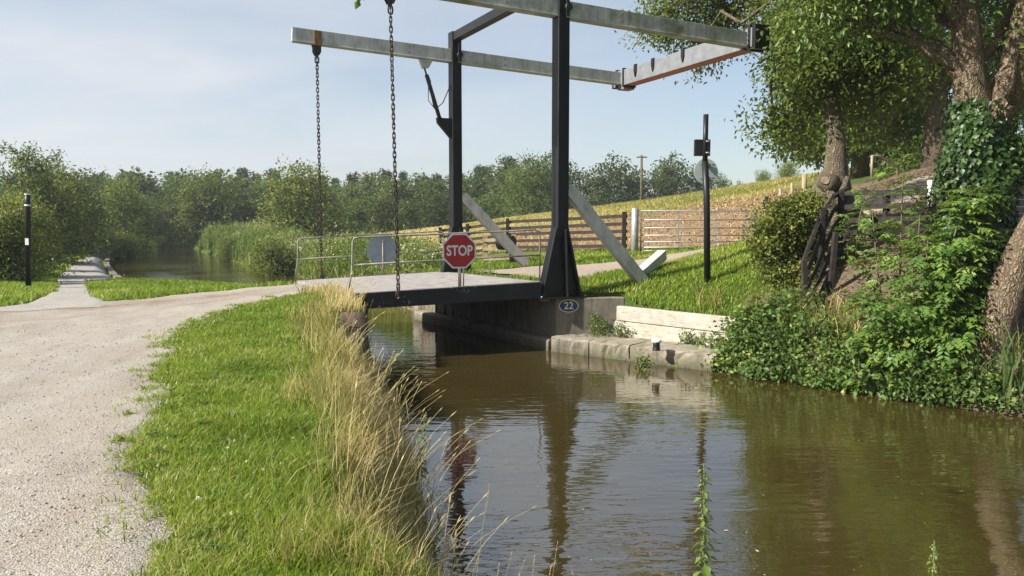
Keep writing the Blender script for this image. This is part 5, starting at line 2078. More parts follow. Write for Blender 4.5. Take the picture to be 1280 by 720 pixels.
# ---- broad leaved burdock among the brambles
for i, (px, py, Ls, lab) in enumerate([(1092, 462, .17, "burdock with broad leaves hanging to the water below the leaf litter"), (1016, 436, .13, "broad leaved dock below the sagging fence"), (1216, 496, .13, "broad leaved dock beside the foot of the leaning trunk")]):
    q = ground_at(px, py)
    rng = np.random.default_rng(260 + i)
    base = (q.x, q.y, q.z)
    root = empty("burdock", base, 0, lab, "plant", "broad leaved plants on the right bank")
    m = 26
    a = rng.uniform(0, 6.28, m)
    tp_ = np.c_[np.cos(a) * rng.uniform(.08, .36, m), np.sin(a) * rng.uniform(.05, .3, m) - .08, rng.uniform(.12, .52, m)]
    mb = MB()
    for p_ in tp_:
        mb.tube([(0, 0, -.05), tuple(p_ * np.array([.5, .5, .7])), tuple(p_)], [.011, .008, .005], 5, False)
    mb.build("stem", M["stem"], root)
    Lf = Ls * rng.uniform(.6, 1.15, m)
    v, t, ti = leaf_arrays(tp_, np.c_[np.cos(a), np.sin(a) - .3, -.45 + rng.normal(0, .2, m)], np.c_[np.cos(a) * .5, np.sin(a) * .5 - .5, np.full(m, 1.0)] + rng.normal(0, .2, (m, 3)), Lf, Lf * .62, np.clip(rng.normal(.5, .16, m), 0, .88), .12, .15)
    obj("foliage", np_mesh("foliage", v, t, M["bramble"], ti), root)

# ---- iris blades at the right edge
rng = np.random.default_rng(301)
ib = gp(1262, 512, 9.9)
ib.z = -.7
root = empty("iris_clump", tuple(ib), 0, "clump of tall sword shaped iris leaves at the right water edge", "iris")
V, T, TI = [], [], []
k = 0
for i in range(46):
    b = np.array([ib.x + rng.normal(0.05, .16), ib.y + rng.normal(0, .12), -.75])
    a = rng.uniform(0, 6.28)
    ln = rng.uniform(.7, 1.35)
    bend = rng.uniform(.1, .7)
    d = np.array([math.cos(a), math.sin(a), 0]) * .28
    w_ = rng.uniform(.022, .04)
    s = np.array([-math.sin(a + .8), math.cos(a + .8), 0]) * w_ / 2
    for j, u in enumerate(np.linspace(0, 1, 6)):
        p = b + np.array([0, 0, ln * (u - bend * .35 * u ** 3)]) + d * ln * (u * .5 + bend * 1.3 * u ** 3)
        ww = (1 - u ** 3)
        V += [p - s * ww, p + s * ww]
        TI += [rng.uniform(.2, .8) if j == 0 else TI[-1]] * 2
    for j in range(5):
        q = k + j * 2
        T += [(q, q + 1, q + 3), (q, q + 3, q + 2)]
    k += 12
obj("blades", np_mesh("blades", np.array(V) - np.array(ib), np.array(T), M["iris"], np.array(TI)), root)

# ---- tip of a branch hanging into the top of the view, from a tree standing behind the viewer
b4 = (-4.6, -2.6, 0.0)
tipp = P(449, 3, 5.0)
tk4 = [(-4.6, -2.6, -.2), (-4.55, -2.5, 1.5), (-4.4, -2.2, 3.2), (-4.0, -1.2, 4.4), (-3.0, 1.0, 5.0), (-2.0, 3.2, 4.7), (-1.3, 4.6, 3.9), tuple(tipp + Zv * .035)]
rng = np.random.default_rng(305)
root = empty("overhanging_tree", b4, 0, "leaf tip of an overhanging branch at the top of the sky", "tree")
mb = MB()
mb.tube(tk4, [.17, .15, .12, .09, .06, .035, .015, .004], 10)
mb.build("trunk", M["bark_grey"], root, local=b4)
n = 9
Pp = np.array([tuple(tipp + Zv * .035)] * n) + rng.normal(0, .012, (n, 3)) + np.linspace(0, .10, n)[:, None] * np.array([-.3, -.1, .7])
Dd = rng.normal(0, .7, (n, 3)) + np.array([0, 0, -.7])
v, t, ti = leaf_arrays(Pp, Dd, rng.normal(0, .5, (n, 3)) + np.array([.2, -.6, .6]), np.full(n, .075), np.full(n, .045), np.linspace(.3, .95, n))
obj("leaves", np_mesh("leaves", v - np.array(b4), t, M["leaf_ash"], ti), root)

# ================================================================== GRASS AND WILD PLANTS
def blades(X, Y, Zb, hgt, wid, lean, leanv, tint, rng, seg=2):
    """bent tapering blades; lean is a common drift (m per m of height), leanv its spread"""
    n = len(X)
    B = np.c_[X, Y, Zb]
    a = rng.uniform(0, 2 * np.pi, n)
    S = np.c_[np.cos(a), np.sin(a), np.zeros(n)] * (wid / 2)[:, None]
    Lx = lean[0] + rng.normal(0, leanv, n)
    Ly = lean[1] + rng.normal(0, leanv, n)
    D = np.c_[Lx, Ly, np.zeros(n)] * hgt[:, None]
    U = np.c_[np.zeros(n), np.zeros(n), hgt]
    if seg == 2:
        v = np.empty((n, 5, 3))
        v[:, 0] = B - S
        v[:, 1] = B + S
        m = B + D * .35 + U * .55
        v[:, 2] = m - S * .8
        v[:, 3] = m + S * .8
        v[:, 4] = B + D + U * (1 - .12 * np.hypot(Lx, Ly))[:, None]
        k = (np.arange(n) * 5)[:, None]
        t = np.concatenate([k + np.array([[0, 1, 3]]), k + np.array([[0, 3, 2]]), k + np.array([[2, 3, 4]])])
        return v.reshape(-1, 3), t, np.repeat(tint, 5)
    v = np.empty((n, 3, 3))
    v[:, 0] = B - S
    v[:, 1] = B + S
    v[:, 2] = B + D + U
    k = (np.arange(n) * 3)[:, None]
    return v.reshape(-1, 3), k + np.array([[0, 1, 2]]), np.repeat(tint, 3)


class Field:
    def __init__(self):
        self.v, self.t, self.i, self.n = [], [], [], 0

    def add(self, v, t, ti):
        self.v.append(v)
        self.t.append(t + self.n)
        self.i.append(ti)
        self.n += len(v)

    def build(self, name, mat, label, kind="stuff", parent=None, off=None):
        v = np.concatenate(self.v)
        if off is not None:
            v = v - np.array(off)
        o = obj(name, np_mesh(name, v, np.concatenate(self.t), mat, np.clip(np.concatenate(self.i), 0, 1)), parent)
        if label:
            tag(o, label, kind=kind)
        return o


def sample(x0, x1, y0, y1, dens, rng):
    n = int((x1 - x0) * (y1 - y0) * dens)
    x = rng.uniform(x0, x1, n)
    y = rng.uniform(y0, y1, n)
    k = np.abs(x) < .70 * y + .6
    return x[k], y[k]


PATHS = (GRAVEL_POLY, TOW_POLY, TRACK_POLY)
DECKP = [(-2.8, 13.6), (.6, 14.75), (-1.7, 19.4), (-5.2, 18.3)]


def land_mask(x, y, jit, rng, gap=.0):
    jx = x + vnoise(x, y, 3.1, 6) * jit + rng.normal(0, jit * .5, len(x))
    jy = y + vnoise(x, y, 3.1, 7) * jit + rng.normal(0, jit * .5, len(x))
    m = ~inside(CANAL, x, y)
    for p in PATHS:
        m &= ~inside(p, jx, jy)
    m &= ~inside(DECKP, x, y) & ~inside(LEDGE, x, y) & ~inside(PLINTH, x, y)
    return m


rng = np.random.default_rng(401)
# ---- short grass of the near verge
F = Field()
for (y0, y1, dens) in ((2.9, 4.5, 11000), (4.5, 6.5, 7800), (6.5, 9, 4600), (9, 12, 2800), (12, 17, 1800)):
    x, y = sample(-5.6, 1.6, y0, y1, dens, rng)
    k = land_mask(x, y, .10, rng)
    x, y = x[k], y[k]
    d = edge_dist(CANAL, x, y)
    k = (d > .12) & (x < np.where(y < 4.6, -.30, 9)) & (rng.random(len(x)) < np.clip(.05 + d * .95, 0, 1))
    x, y = x[k], y[k]
    n = len(x)
    pe = np.minimum(edge_dist(GRAVEL_POLY, x, y), .6) / .6
    dist = np.hypot(x, y)
    patch = vnoise(x, y, .9, 8) * .5 + vnoise(x, y, 2.6, 9) * .5
    hgt = (.034 + .040 * pe + .026 * np.clip(patch, -1, 1)) * rng.uniform(.6, 1.5, n)
    wid = (.0030 + .0008 * dist) * rng.uniform(.6, 1.4, n)
    tint = .47 + .26 * patch + rng.normal(0, .20, n) + np.where(rng.random(n) < np.clip(.10 + .25 * vnoise(x, y, 1.5, 61), .04, .4), .45, 0) - .05 * pe + .12 * (1 - pe)
    F.add(*blades(x, y, H(x, y) - .005, np.maximum(hgt, .02), wid, (.10, .05), .45, tint, rng))
F.build("verge_grass", M["grass"], "bright green grass of the verge between the gravel and the bank")

# ---- tall dry grass along the bank
F = Field()
for (y0, y1, dens) in ((3.4, 5, 3000), (5, 8, 3000), (8, 11, 2100), (11, 15.2, 1200)):
    x, y = sample(-4.6, 1.5, y0, y1, dens, rng)
    d = edge_dist(CANAL, x, y)
    band = 1.02 + .42 * vnoise(x, y, .8, 12) - .20 * np.clip((7 - y) / 3, 0, 1)
    d = np.where(y < 5.4, np.minimum(d, np.maximum(.03, -.24 - .1 * (y - 3.6) - x)), d)
    k = land_mask(x, y, .05, rng) & (d < band + rng.normal(0, .12, len(x))) & (x < -.18 + .1 * (y > 4.4))
    k &= rng.random(len(x)) < np.clip(1.25 - d / np.maximum(band, .2), .12, 1)
    x, y, d = x[k], y[k], d[k]
    n = len(x)
    dist = np.hypot(x, y)
    cl = vnoise(x, y, 2.4, 13)
    hgt = np.clip(.225 + .13 * cl + rng.normal(0, .09, n), .07, .55) * np.clip(.62 + d * .55, .6, 1.05)
    wid = (.0021 + .00062 * dist) * rng.uniform(.6, 1.4, n)
    tint = .62 + .2 * vnoise(x, y, 1.3, 14) + rng.normal(0, .2, n) + np.where(d < .65, .16, -.10)
    lx = .12 + .34 * vnoise(x, y, 1.9, 25)
    ly = -.05 + .40 * vnoise(x, y, 1.7, 26)
    grn = rng.random(n) < np.clip(.10 + .22 * vnoise(x, y, 1.1, 27) + .30 * (d > .75), 0, .7)
    tint = np.where(grn, rng.uniform(0, .28, n), tint)
    dead = rng.random(n) < .07
    wid = np.where(grn, wid * 1.5, wid)
    hgt = np.where(dead, hgt * .6, hgt)
    F.add(*blades(x, y, H(x, y) - .01, hgt, wid, (lx, ly), .36, tint, rng))
F.build("dry_bank_grass", M["straw"], "tall straw coloured grass leaning over the near canal bank")

# ---- flowering stems with seed heads and long arching stalks
F = Field()
n = 300
y = rng.uniform(4.4, 13.6, n)
ex = np.interp(y, [3.4, 4.5, 5.4, 7.4, 9.4, 11.3, 13.3], [-.2, -.25, -.45, -.85, -1.35, -1.85, -2.5])
x = ex - np.abs(rng.normal(.12, .35, n))
k = ~inside(CANAL, x, y)
x, y = x[k], y[k]
n = len(x)
zb = H(x, y)
for i in range(n):
    h_ = rng.uniform(.35, .78) * (1.0 if y[i] < 9 else .85)
    ln = rng.normal(.22, .3)
    ly = rng.normal(-.05, .25)
    pts = [np.array([x[i] + ln * h_ * t ** 1.7, y[i] + ly * h_ * t ** 1.7, zb[i] + h_ * t * (1 - .12 * t)]) for t in np.linspace(0, 1, 6)]
    w_ = .0016 + .0004 * y[i]
    sd = np.array([.9, -.2, 0.05])
    V, T = [], []
    for j, p in enumerate(pts):
        ww = w_ * (1 - .6 * j / 5)
        V += [p - sd * ww, p + sd * ww]
    for j in range(5):
        q = j * 2
        T += [(q, q + 1, q + 3), (q, q + 3, q + 2)]
    # seed head
    e = pts[-1]
    dd = norm(pts[-1] - pts[-2])
    hl_ = rng.uniform(.035, .08)
    hw_ = hl_ * .07 + .0003 * y[i]
    q = len(V)
    V += [e - dd * .01, e + dd * hl_ * .4 + sd * hw_, e + dd * hl_, e + dd * hl_ * .4 - sd * hw_]
    T += [(q, q + 1, q + 2), (q, q + 2, q + 3)]
    F.add(np.array(V), np.array(T), np.full(len(V), np.clip(rng.normal(.78, .13), 0, 1)))
F.build("grass_seed_stalks", M["straw"], "thin pale grass stalks with seed heads arching over the water")

# ---- verges further off: left verge, triangle by the towpath, right bank lawn
F = Field()
for (x0, x1, y0, y1, dens, hh) in ((-17, -7, 12.5, 26, 420, .10), (-17, -3.5, 17, 32, 260, .11), (-30, -12, 26, 52, 60, .16)):
    x, y = sample(x0, x1, y0, y1, dens, rng)
    k = land_mask(x, y, .12, rng) & (edge_dist(CANAL, x, y) > .1)
    x, y = x[k], y[k]
    n = len(x)
    dist = np.hypot(x, y)
    tint = .55 + .25 * vnoise(x, y, .8, 15) + rng.normal(0, .16, n)
    F.add(*blades(x, y, H(x, y) - .01, hh * rng.uniform(.5, 1.5, n), .0014 * dist * rng.uniform(.7, 1.3, n), (.1, 0), .4, tint, rng))
F.build("towpath_verge_grass", M["grass"], "green grass of the verges on either side of the towpath")

F = Field()
for (x0, x1, y0, y1, dens, hh) in ((.4, 6, 13.2, 18, 1100, .085), (-4, 9, 18, 24, 420, .10)):
    x, y = sample(x0, x1, y0, y1, dens, rng)
    k = land_mask(x, y, .14, rng) & (edge_dist(CANAL, x, y) > .15) & ~inside(FIELD_BROWN, x, y)
    k &= ~(inside(LITTER, x, y) & (rng.random(len(x)) < .93))
    k &= rng.random(len(x)) > .9 * np.exp(-((x - 4.6) ** 2 + (y - 13.8) ** 2) / .3)
    x, y = x[k], y[k]
    n = len(x)
    dist = np.hypot(x, y)
    tint = .52 + .25 * vnoise(x, y, .9, 16) + rng.normal(0, .16, n) + np.where(rng.random(n) < .06, .4, 0)
    F.add(*blades(x, y, H(x, y) - .01, hh * rng.uniform(.5, 1.5, n), .00115 * dist * rng.uniform(.7, 1.3, n), (.08, 0), .4, tint, rng))
F.build("right_bank_grass", M["grass"], "bright green grass of the right bank round the sign pole")

F = Field()
x, y = sample(-14, 30, 24, 66, 46, rng)
k = inside(FIELD_ALL, x, y) & (rng.random(len(x)) > .85 * inside(FIELD_BROWN, x, y)) & ~inside(CANAL, x, y)
x, y = x[k], y[k]
n = len(x)
dist = np.hypot(x, y)
tint = .42 + .22 * vnoise(x, y, .15, 17) + rng.normal(0, .2, n) + .3 * np.clip((8 - x) / 18, -.5, 1)
F.add(*blades(x, y, H(x, y) - .02, .17 * rng.uniform(.4, 1.6, n), .0011 * dist * rng.uniform(.6, 1.3, n), (.15, 0), .4, tint, rng))
F.build("field_grass", M["straw"], "yellowing grass of the hillside field")

# ---- tall herbs and reeds on the far right bank behind the bridge
F = Field()
C2 = Field()
poly = [(-2.5, 21.8), (-5.2, 27), (-9.7, 36), (-16.0, 47), (-24, 62.5), (-29.5, 74), (-24, 76), (-20, 64), (-13, 48.5), (-8.3, 38), (-4.4, 30), (-1.7, 23.5)]
x, y = sample(-31, 0, 21, 76, 260, rng)
k = inside(poly, x + rng.normal(0, .25, len(x)), y)
x, y = x[k], y[k]
n = len(x)
dist = np.hypot(x, y)
cl = vnoise(x, y, .55, 18)
kind = vnoise(x, y, .35, 19)
hgt = (.80 + .42 * cl + .013 * (y - 20)) * np.interp(y, [30, 42, 60], [1, .72, .8]) * rng.uniform(.4, 1.2, n) * np.where(rng.random(n) < .06, 1.35, 1)
tint = .48 + .36 * kind + rng.normal(0, .18, n) + .15 * cl
F.add(*blades(x, y, np.maximum(H(x, y), WATER_Z) - .05, hgt, .0016 * dist * rng.uniform(.6, 1.4, n), (.08, 0), .22, tint, rng))
# broad leaves through the herbs
k = rng.random(n) < .8
xx, yy, hh, tt = np.repeat(x[k], 4), np.repeat(y[k], 4), np.repeat(hgt[k], 4), np.repeat(tint[k], 4)
m = len(xx)
zz = np.maximum(H(xx, yy), WATER_Z) + hh * rng.uniform(.1, .95, m)
Pp = np.c_[xx + rng.normal(0, .12, m), yy + rng.normal(0, .12, m), zz]
Lf = rng.uniform(.07, .15, m) * (1 + .012 * (yy - 20))
v, t, ti = leaf_arrays(Pp, rand_dirs(m, rng) + np.array([0, 0, .2]), rng.normal(0, .5, (m, 3)) + np.array([0, 0, 1]), Lf, Lf * .5, np.clip(tt - .1 + rng.normal(0, .12, m), 0, .84))
F.add(v, t, ti)
F.build("waterside_herbs", M["reed"], "dense band of tall herbs and reeds along the far right bank")
# cream flower heads among them
k = (rng.random(n) < .05) & (kind > -.15)
xx, yy, hh = np.repeat(x[k], 7), np.repeat(y[k], 7), np.repeat(hgt[k], 7)
m = len(xx)
Pp = np.c_[xx + rng.normal(0, .07, m), yy + rng.normal(0, .07, m), H(xx, yy) + hh * .95 + rng.normal(0, .05, m)]
Lf = rng.uniform(.04, .075, m)
v, t, ti = leaf_arrays(Pp, rand_dirs(m, rng), rng.normal(0, .3, (m, 3)) + np.array([0, 0, 1]), Lf, Lf, rng.random(m))
C2.add(v, t, ti)
C2.build("cream_flower_heads", M["cream"], "cream flower heads scattered through the waterside herbs")

# ---- withered dock and yellow flowers at the grass corner by the water
for i, (px, py, Y, hgt_, lab, mt, cnt) in enumerate([
    (180, 352, 26.0, .75, "clump of withered straw coloured weeds at the water edge by the towpath", "dry", 70),
    (206, 352, 25.5, 1.05, "tall yellowing dock stem at the grass edge beside the water", "yellowleaf", 60),
    (168, 352, 26.6, .6, "low withered weed clump nearest the kerb", "dry", 50),
    (221, 352, 25.2, .4, "short tuft of dry stems right of the yellow dock", "dry", 36)]):
    q = P(px, py, Y)
    base = (q.x, q.y, hz(q.x, q.y))
    root = empty("weed_clump", base, 0, lab, "weeds", "weeds at the towpath corner")
    mb = MB()
    Pp = []
    for s in range(cnt // 6):
        a = rng.uniform(0, 6.28)
        tip = np.array([math.cos(a) * .3, math.sin(a) * .2, hgt_ * rng.uniform(.6, 1.1)]) * (.5 + .5 * rng.random())
        mb.tube([(0, 0, 0), tuple(tip * .5 + np.array([0, 0, .06])), tuple(tip)], [.012, .009, .005], 4)
        for j in range(7):
            Pp.append(tip * rng.uniform(.35, 1.05))
    mb.build("stem", M["stem"], root)
    Pp = np.array(Pp)
    m = len(Pp)
    Pp = Pp + rng.normal(0, .03, (m, 3))
    Lf = rng.uniform(.08, .16, m)
    v, t, ti = leaf_arrays(Pp, rand_dirs(m, rng) + np.array([0, 0, .3]), rand_dirs(m, rng), Lf, Lf * .45, rng.random(m))
    obj("foliage", np_mesh("foliage", v, t, M[mt], ti), root)


# ---- nettles in the foreground
def nettle(label, px, py, Y, hgt_, seed, leafL=.075, tilt=0.0, seedy=1.0, x_off=0.0):
    rg = np.random.default_rng(seed)
    tip = P(px, py, Y)
    base = Vector((tip.x + x_off, Y + .05, tip.z - hgt_))
    gz = hz(base.x, base.y)
    base.z = max(base.z, gz - .02) if gz > tip.z - hgt_ - .4 else base.z
    base.z = gz - .02
    root = empty("nettle", tuple(base), 0, label, "nettle", "nettles on the near bank")
    mb = MB()
    pts = [base.lerp(tip, t) + Vector((math.sin(t * 3) * tilt, 0, 0)) for t in np.linspace(0, 1, 9)]
    pts[-1] = tip
    mb.tube(pts, np.linspace(.0065, .003, 9), 6)
    mb.build("stem", M["stem"], root, local=tuple(base))
    Ps, Ds, Ns, Ls, Ts = [], [], [], [], []
    Sp, Sd, Sl, St = [], [], [], []
    L_ = (tip - base).length
    k = int(L_ / .048)
    for i in range(k):
        t = .22 + .78 * (i + .5) / k
        f = t * 8
        j = min(int(f), 7)
        p = np.array(pts[j].lerp(pts[j + 1], f - j))
        a = i * math.pi / 2 + rg.normal(0, .3)
        for sg in (0, math.pi):
            d = np.array([math.cos(a + sg), math.sin(a + sg), -.25 - .5 * rg.random()])
            sz = leafL * (1.15 - .85 * max(0, t - .22) / .78) * rg.uniform(.65, 1.15)
            Ps.append(p + d * .012)
            Ds.append(d)
            Ns.append(np.array([-d[0] * .3, -d[1] * .3, 1]) + rg.normal(0, .15, 3))
            Ls.append(sz)
            Ts.append(np.clip(.45 + .3 * t + rg.normal(0, .1), 0, .8))
            if t < .8:
                a3 = a + sg + 1.4 + rg.normal(0, .3)
                Ps.append(p)
                Ds.append(np.array([math.cos(a3), math.sin(a3), .1 - .4 * rg.random()]))
                Ns.append(np.array([0, 0, 1]) + rg.normal(0, .25, 3))
                Ls.append(sz * rg.uniform(.45, .7))
                Ts.append(np.clip(.6 + rg.normal(0, .12), 0, .85))
            for _ in range(int(seedy * (9 if t > .4 else 4))):
                Sp.append(p + np.array([math.cos(a + sg + 1.2), math.sin(a + sg + 1.2), 0]) * rg.uniform(.003, .022) + np.array([0, 0, -rg.uniform(0, .035)]))
                Sd.append(rg.normal(0, .4, 3) + np.array([0, 0, -1]))
                Sl.append(rg.uniform(.010, .019))
                St.append(rg.uniform(.7, 1))
    v, t, ti = leaf_arrays(np.array(Ps), np.array(Ds), np.array(Ns), np.array(Ls), np.array(Ls) * .55, np.array(Ts), .10, .22)
    FF = Field()
    FF.add(v, t, ti)
    if Sp:
        v, t, ti = leaf_arrays(np.array(Sp), np.array(Sd), rand_dirs(len(Sp), rg), np.array(Sl), np.array(Sl) * .6, np.array(St))
        FF.add(v, t, ti)
    FF.build("foliage", M["nettle"], None, parent=root, off=tuple(base))


nettle("tall seeding nettle standing alone against the water at lower centre", 880, 580, 3.75, .85, 501, .115, .015)
nettle("nettle tip poking up at the bottom right of the water", 1168, 676, 3.5, .6, 502, .075, .01)
nettle("nettle growing through the dry grass at the bank edge", 532, 515, 6.9, .75, 503, .085, .02, .6, -.12)
nettle("low nettle half hidden at the foot of the bank grass", 548, 640, 5.6, .5, 504, .07, .02, .6, -.08)

# ---- seeded stalks standing up at the bottom of the view
F = Field()
for (px, py, Y, bx) in ((612, 605, 3.9, -.10), (697, 678, 3.7, -.08), (668, 695, 3.7, -.04), (715, 712, 3.6, .02), (640, 690, 3.8, -.1), (624, 705, 3.7, -.05), (655, 702, 3.6, -.12), (600, 690, 4.1, -.12), (690, 704, 3.6, -.1), (1, 1, 0, 0)):
    if Y == 0:
        continue
    tip = np.array(P(px, py, Y))
    b = np.array([tip[0] + bx, Y, hz(tip[0] + bx, Y)])
    pts = [b + (tip - b) * t + np.array([0, 0, .06 * math.sin(t * 3.14)]) * 0 + np.array([bx * .5 * t * (1 - t), 0, 0]) for t in np.linspace(0, 1, 7)]
    V, T = [], []
    for j, p in enumerate(pts):
        ww = .0016 * (1.2 - .8 * j / 6)
        V += [p - np.array([ww, 0, 0]), p + np.array([ww, 0, 0])]
    for j in range(6):
        q = j * 2
        T += [(q, q + 1, q + 3), (q, q + 3, q + 2)]
    F.add(np.array(V), np.array(T), np.full(len(V), .85))
    m = 26
    u = rng.random(m)
    Pp = tip + (np.array(pts[-2]) - tip) * u[:, None] * .95
    v, t, ti = leaf_arrays(Pp, norm(tip - pts[-2]) + rng.normal(0, .18, (m, 3)), rand_dirs(m, rng), np.full(m, .012), np.full(m, .004), np.full(m, .9))
    F.add(v, t, ti)
F.build("tall_seed_stalks", M["straw"], "few tall seeded grass stalks standing at the bottom edge of the water")

# ---- straw and twigs scattered on the gravel, leaf litter on the slope
F = Field()
n = 900
x = rng.uniform(-4.2, -1.2, n)
y = rng.uniform(2.9, 5.6, n) + np.where(rng.random(n) < .3, rng.uniform(0, 4, n), 0)
k = inside(GRAVEL_POLY, x, y) & (np.abs(x) < .72 * y)
k &= rng.random(n) < np.clip(1.25 - (y - 2.9) / 2.4 + .5 * vnoise(x, y, 1.6, 22), .06, 1)
x, y = x[k], y[k]
n = len(x)
a = rng.uniform(0, 6.28, n)
Lf = rng.uniform(.02, .10, n)
v, t, ti = leaf_arrays(np.c_[x, y, H(x, y) + .022], np.c_[np.cos(a), np.sin(a), rng.normal(0, .06, n)], np.tile([0, 0, 1.0], (n, 1)), Lf, rng.uniform(.003, .007, n), rng.random(n), 0, 0)
F.add(v, t, ti)
F.build("scattered_straw", M["dry"], "wisps of dry straw scattered over the gravel")

F = Field()
x, y = sample(5, 16, 10, 27, 130, rng)
k = inside(LITTER, x, y) & ~inside(CANAL, x, y)
x, y = x[k], y[k]
n = len(x)
Lf = rng.uniform(.05, .10, n)
v, t, ti = leaf_arrays(np.c_[x, y, H(x, y) + .012], rand_dirs(n, rng) * np.array([1, 1, .25]), rng.normal(0, .3, (n, 3)) + np.array([0, 0, 1]), Lf, Lf * .55, rng.random(n) * .8)
F.add(v, t, ti)
M["litter"] = leaf_mat("fallen_brown_leaves", [(0, (.06, .04, .025)), (.5, (.20, .12, .075)), (1, (.42, .30, .21))], trans=.05)
F.build("leaf_litter", M["litter"], "brown fallen leaves covering the slope under the trees")

# ---- broad leaves and white clover in the verge
F = Field()
cx, cy = rng.uniform(-3.4, -.6, 300), rng.uniform(3.0, 10, 300)
k = land_mask(cx, cy, .02, rng) & (edge_dist(CANAL, cx, cy) > .6)
for a0, b0 in zip(cx[k], cy[k]):
    m = rng.integers(5, 11)
    a = rng.uniform(0, 6.28, m)
    s = rng.uniform(.035, .075)
    z = hz(a0, b0) + .035
    v, t, ti = leaf_arrays(np.tile([a0, b0, z], (m, 1)), np.c_[np.cos(a), np.sin(a), rng.uniform(.1, .6, m)], np.tile([0, 0, 1.0], (m, 1)), np.full(m, s), np.full(m, s * .42), np.clip(rng.normal(.35, .1, m), 0, 1), .1, .2)
    F.add(v, t, ti)
F.build("verge_weeds", M["nettle"], "small broad leaved weeds growing among the verge grass")
F = Field()
cx, cy = rng.uniform(-3, -.5, 120), rng.uniform(3.0, 10, 120)
k = land_mask(cx, cy, .02, rng) & (edge_dist(CANAL, cx, cy) > .4)
for a0, b0 in zip(cx[k], cy[k]):
    m = 14
    v, t, ti = leaf_arrays(np.tile([a0, b0, hz(a0, b0) + .085], (m, 1)), rand_dirs(m, rng), rand_dirs(m, rng), np.full(m, .013), np.full(m, .008), rng.random(m))
    F.add(v, t, ti)
F.build("clover_flowers", M["cream"], "tiny white clover flowers dotted in the verge grass")

# ---- rough brown stalks over the bare part of the field
F = Field()
x, y = sample(-4, 24, 22.5, 50, 80, rng)
k = inside(FIELD_BROWN, x, y)
x, y = x[k], y[k]
n = len(x)
dist = np.hypot(x, y)
cl = vnoise(x, y, .9, 31)
F.add(*blades(x, y, H(x, y) - .03, (.06 + .03 * cl) * rng.uniform(.4, 1.6, n), .0020 * dist * rng.uniform(.6, 1.4, n), (.2, 0), .8, np.clip(.45 + .3 * cl + rng.normal(0, .22, n), 0, 1), rng))
M["bracken"] = leaf_mat("dead_brown_stalks", [(0, (.14, .085, .042)), (.5, (.30, .195, .10)), (.85, (.45, .33, .18)), (1, (.5, .42, .22))], trans=.15, rough=.8, tcol=(.4, .25, .1))
F.build("dead_field_stalks", M["bracken"], "flattened dead brown stalks over the bare part of the field")

# ---- loose stones on the gravel
F = Field()
n = 5200
y = 2.9 + 9.5 * rng.random(n) ** 1.7
x = -rng.uniform(.25, .72, n) * y - .0
k = inside(GRAVEL_POLY, x, y)
x, y = x[k], y[k]
n = len(x)
s = (.003 + .007 * rng.random(n) ** 3) * (.8 + .07 * y)
b = np.array([(1, 0, 0), (-.5, .87, 0), (-.5, -.87, 0), (.15, .1, .8), (-.1, -.1, -.5)])
v = np.empty((n, 5, 3))
for i in range(5):
    v[:, i] = np.c_[x, y, H(x, y) + .014] + (b[i] + rng.normal(0, .28, (n, 3))) * s[:, None]
t0 = np.array([[0, 1, 3], [1, 2, 3], [2, 0, 3], [1, 0, 4], [2, 1, 4], [0, 2, 4]])
t = ((np.arange(n) * 5)[:, None, None] + t0[None]).reshape(-1, 3)
F.add(v.reshape(-1, 3), t, np.repeat(rng.random(n), 5))
M["pebble"] = leaf_mat("loose_gravel_stones", [(0, (.22, .19, .155)), (.5, (.40, .365, .31)), (1, (.58, .55, .49))], trans=0.0, rough=.9)
F.build("loose_stones", M["pebble"], "small loose stones lying on the gravel road")

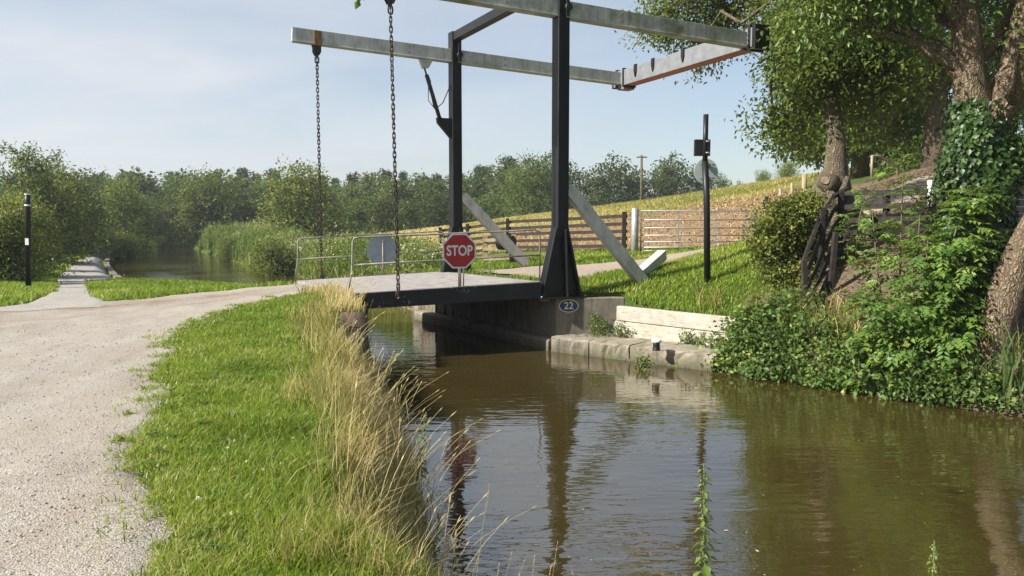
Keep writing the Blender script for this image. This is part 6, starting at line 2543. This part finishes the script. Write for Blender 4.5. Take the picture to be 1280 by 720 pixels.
# ---- grass tufts creeping over the gravel edge and along the road
F = Field()
n = 150
ed = resample(GR_R, 400)
for i in range(n):
    q = ed[rng.integers(60, 380)]
    cx, cy = q[0] - abs(rng.normal(0, .14)), q[1] + rng.normal(0, .05)
    m = rng.integers(14, 46)
    r_ = rng.uniform(.02, .09)
    x, y = cx + rng.normal(0, r_, m), cy + rng.normal(0, r_, m)
    F.add(*blades(x, y, H(x, y) + .005, rng.uniform(.015, .07, m), .0035 + .0009 * np.hypot(x, y), (0, 0), .8, np.clip(rng.normal(.6, .22, m), 0, 1), rng))
F.build("edge_tufts", M["grass"], "sparse grass tufts creeping over the gravel edge")

# ---- specks floating on the water
F = Field()
n = 340
y = 5.2 + 12 * rng.random(n) ** 1.3
x = rng.uniform(-.5, .68, n) * y
k = inside(CANAL, x, y) & (vnoise(x, y, .35, 33) > -.15)
x, y = x[k], y[k]
n = len(x)
a = rng.uniform(0, 6.28, n)
Lf = rng.uniform(.008, .022, n) * np.where(rng.random(n) < .06, 2.2, 1)
v, t, ti = leaf_arrays(np.c_[x, y, np.full(n, WATER_Z + .004)], np.c_[np.cos(a), np.sin(a), np.zeros(n)], np.tile([0, 0, 1.0], (n, 1)), Lf, Lf * .6, rng.random(n), 0, 0)
F.add(v, t, ti)
F.build("floating_specks", M["dry"], "pale seeds and leaf scraps floating on the canal")

# ---- rank grass and dead stems through the right bank brambles
F = Field()
x, y = sample(3.4, 7, 9.2, 14.4, 170, rng)
d = edge_dist(CANAL, x, y)
k = ~inside(CANAL, x, y) & (d < 1.7) & ~inside(LEDGE, x, y) & (vnoise(x, y, 1.6, 41) > -.1) & (x + y > 16.6)
x, y = x[k], y[k]
n = len(x)
F.add(*blades(x, y, H(x, y) - .02, rng.uniform(.2, .62, n), .006 + .0009 * np.hypot(x, y), (-.25, -.3), .45, np.clip(np.where(rng.random(n) < .3, rng.uniform(.5, 1, n), rng.uniform(0, .3, n)), 0, 1), rng))
F.build("rank_bank_grass", M["straw"], "rank grass and dead stems growing through the right bank brambles")

# ================================================================== AIR
hb = MB()
hb.box((0, 145, 8.0), (518, 368, 24.0))
m, nt = new_mat("thin_summer_haze")
pv = nd(nt, "ShaderNodeVolumePrincipled", in_Density=.00055, in_Anisotropy=.2)
pv.inputs["Color"].default_value = (.86, .92, 1.0, 1)
om = nt.nodes.new("ShaderNodeOutputMaterial")
nt.links.new(pv.outputs[0], om.inputs["Volume"])
hz_o = hb.build("haze", m)
tag(hz_o, "thin pale summer haze over the fields", kind="stuff")
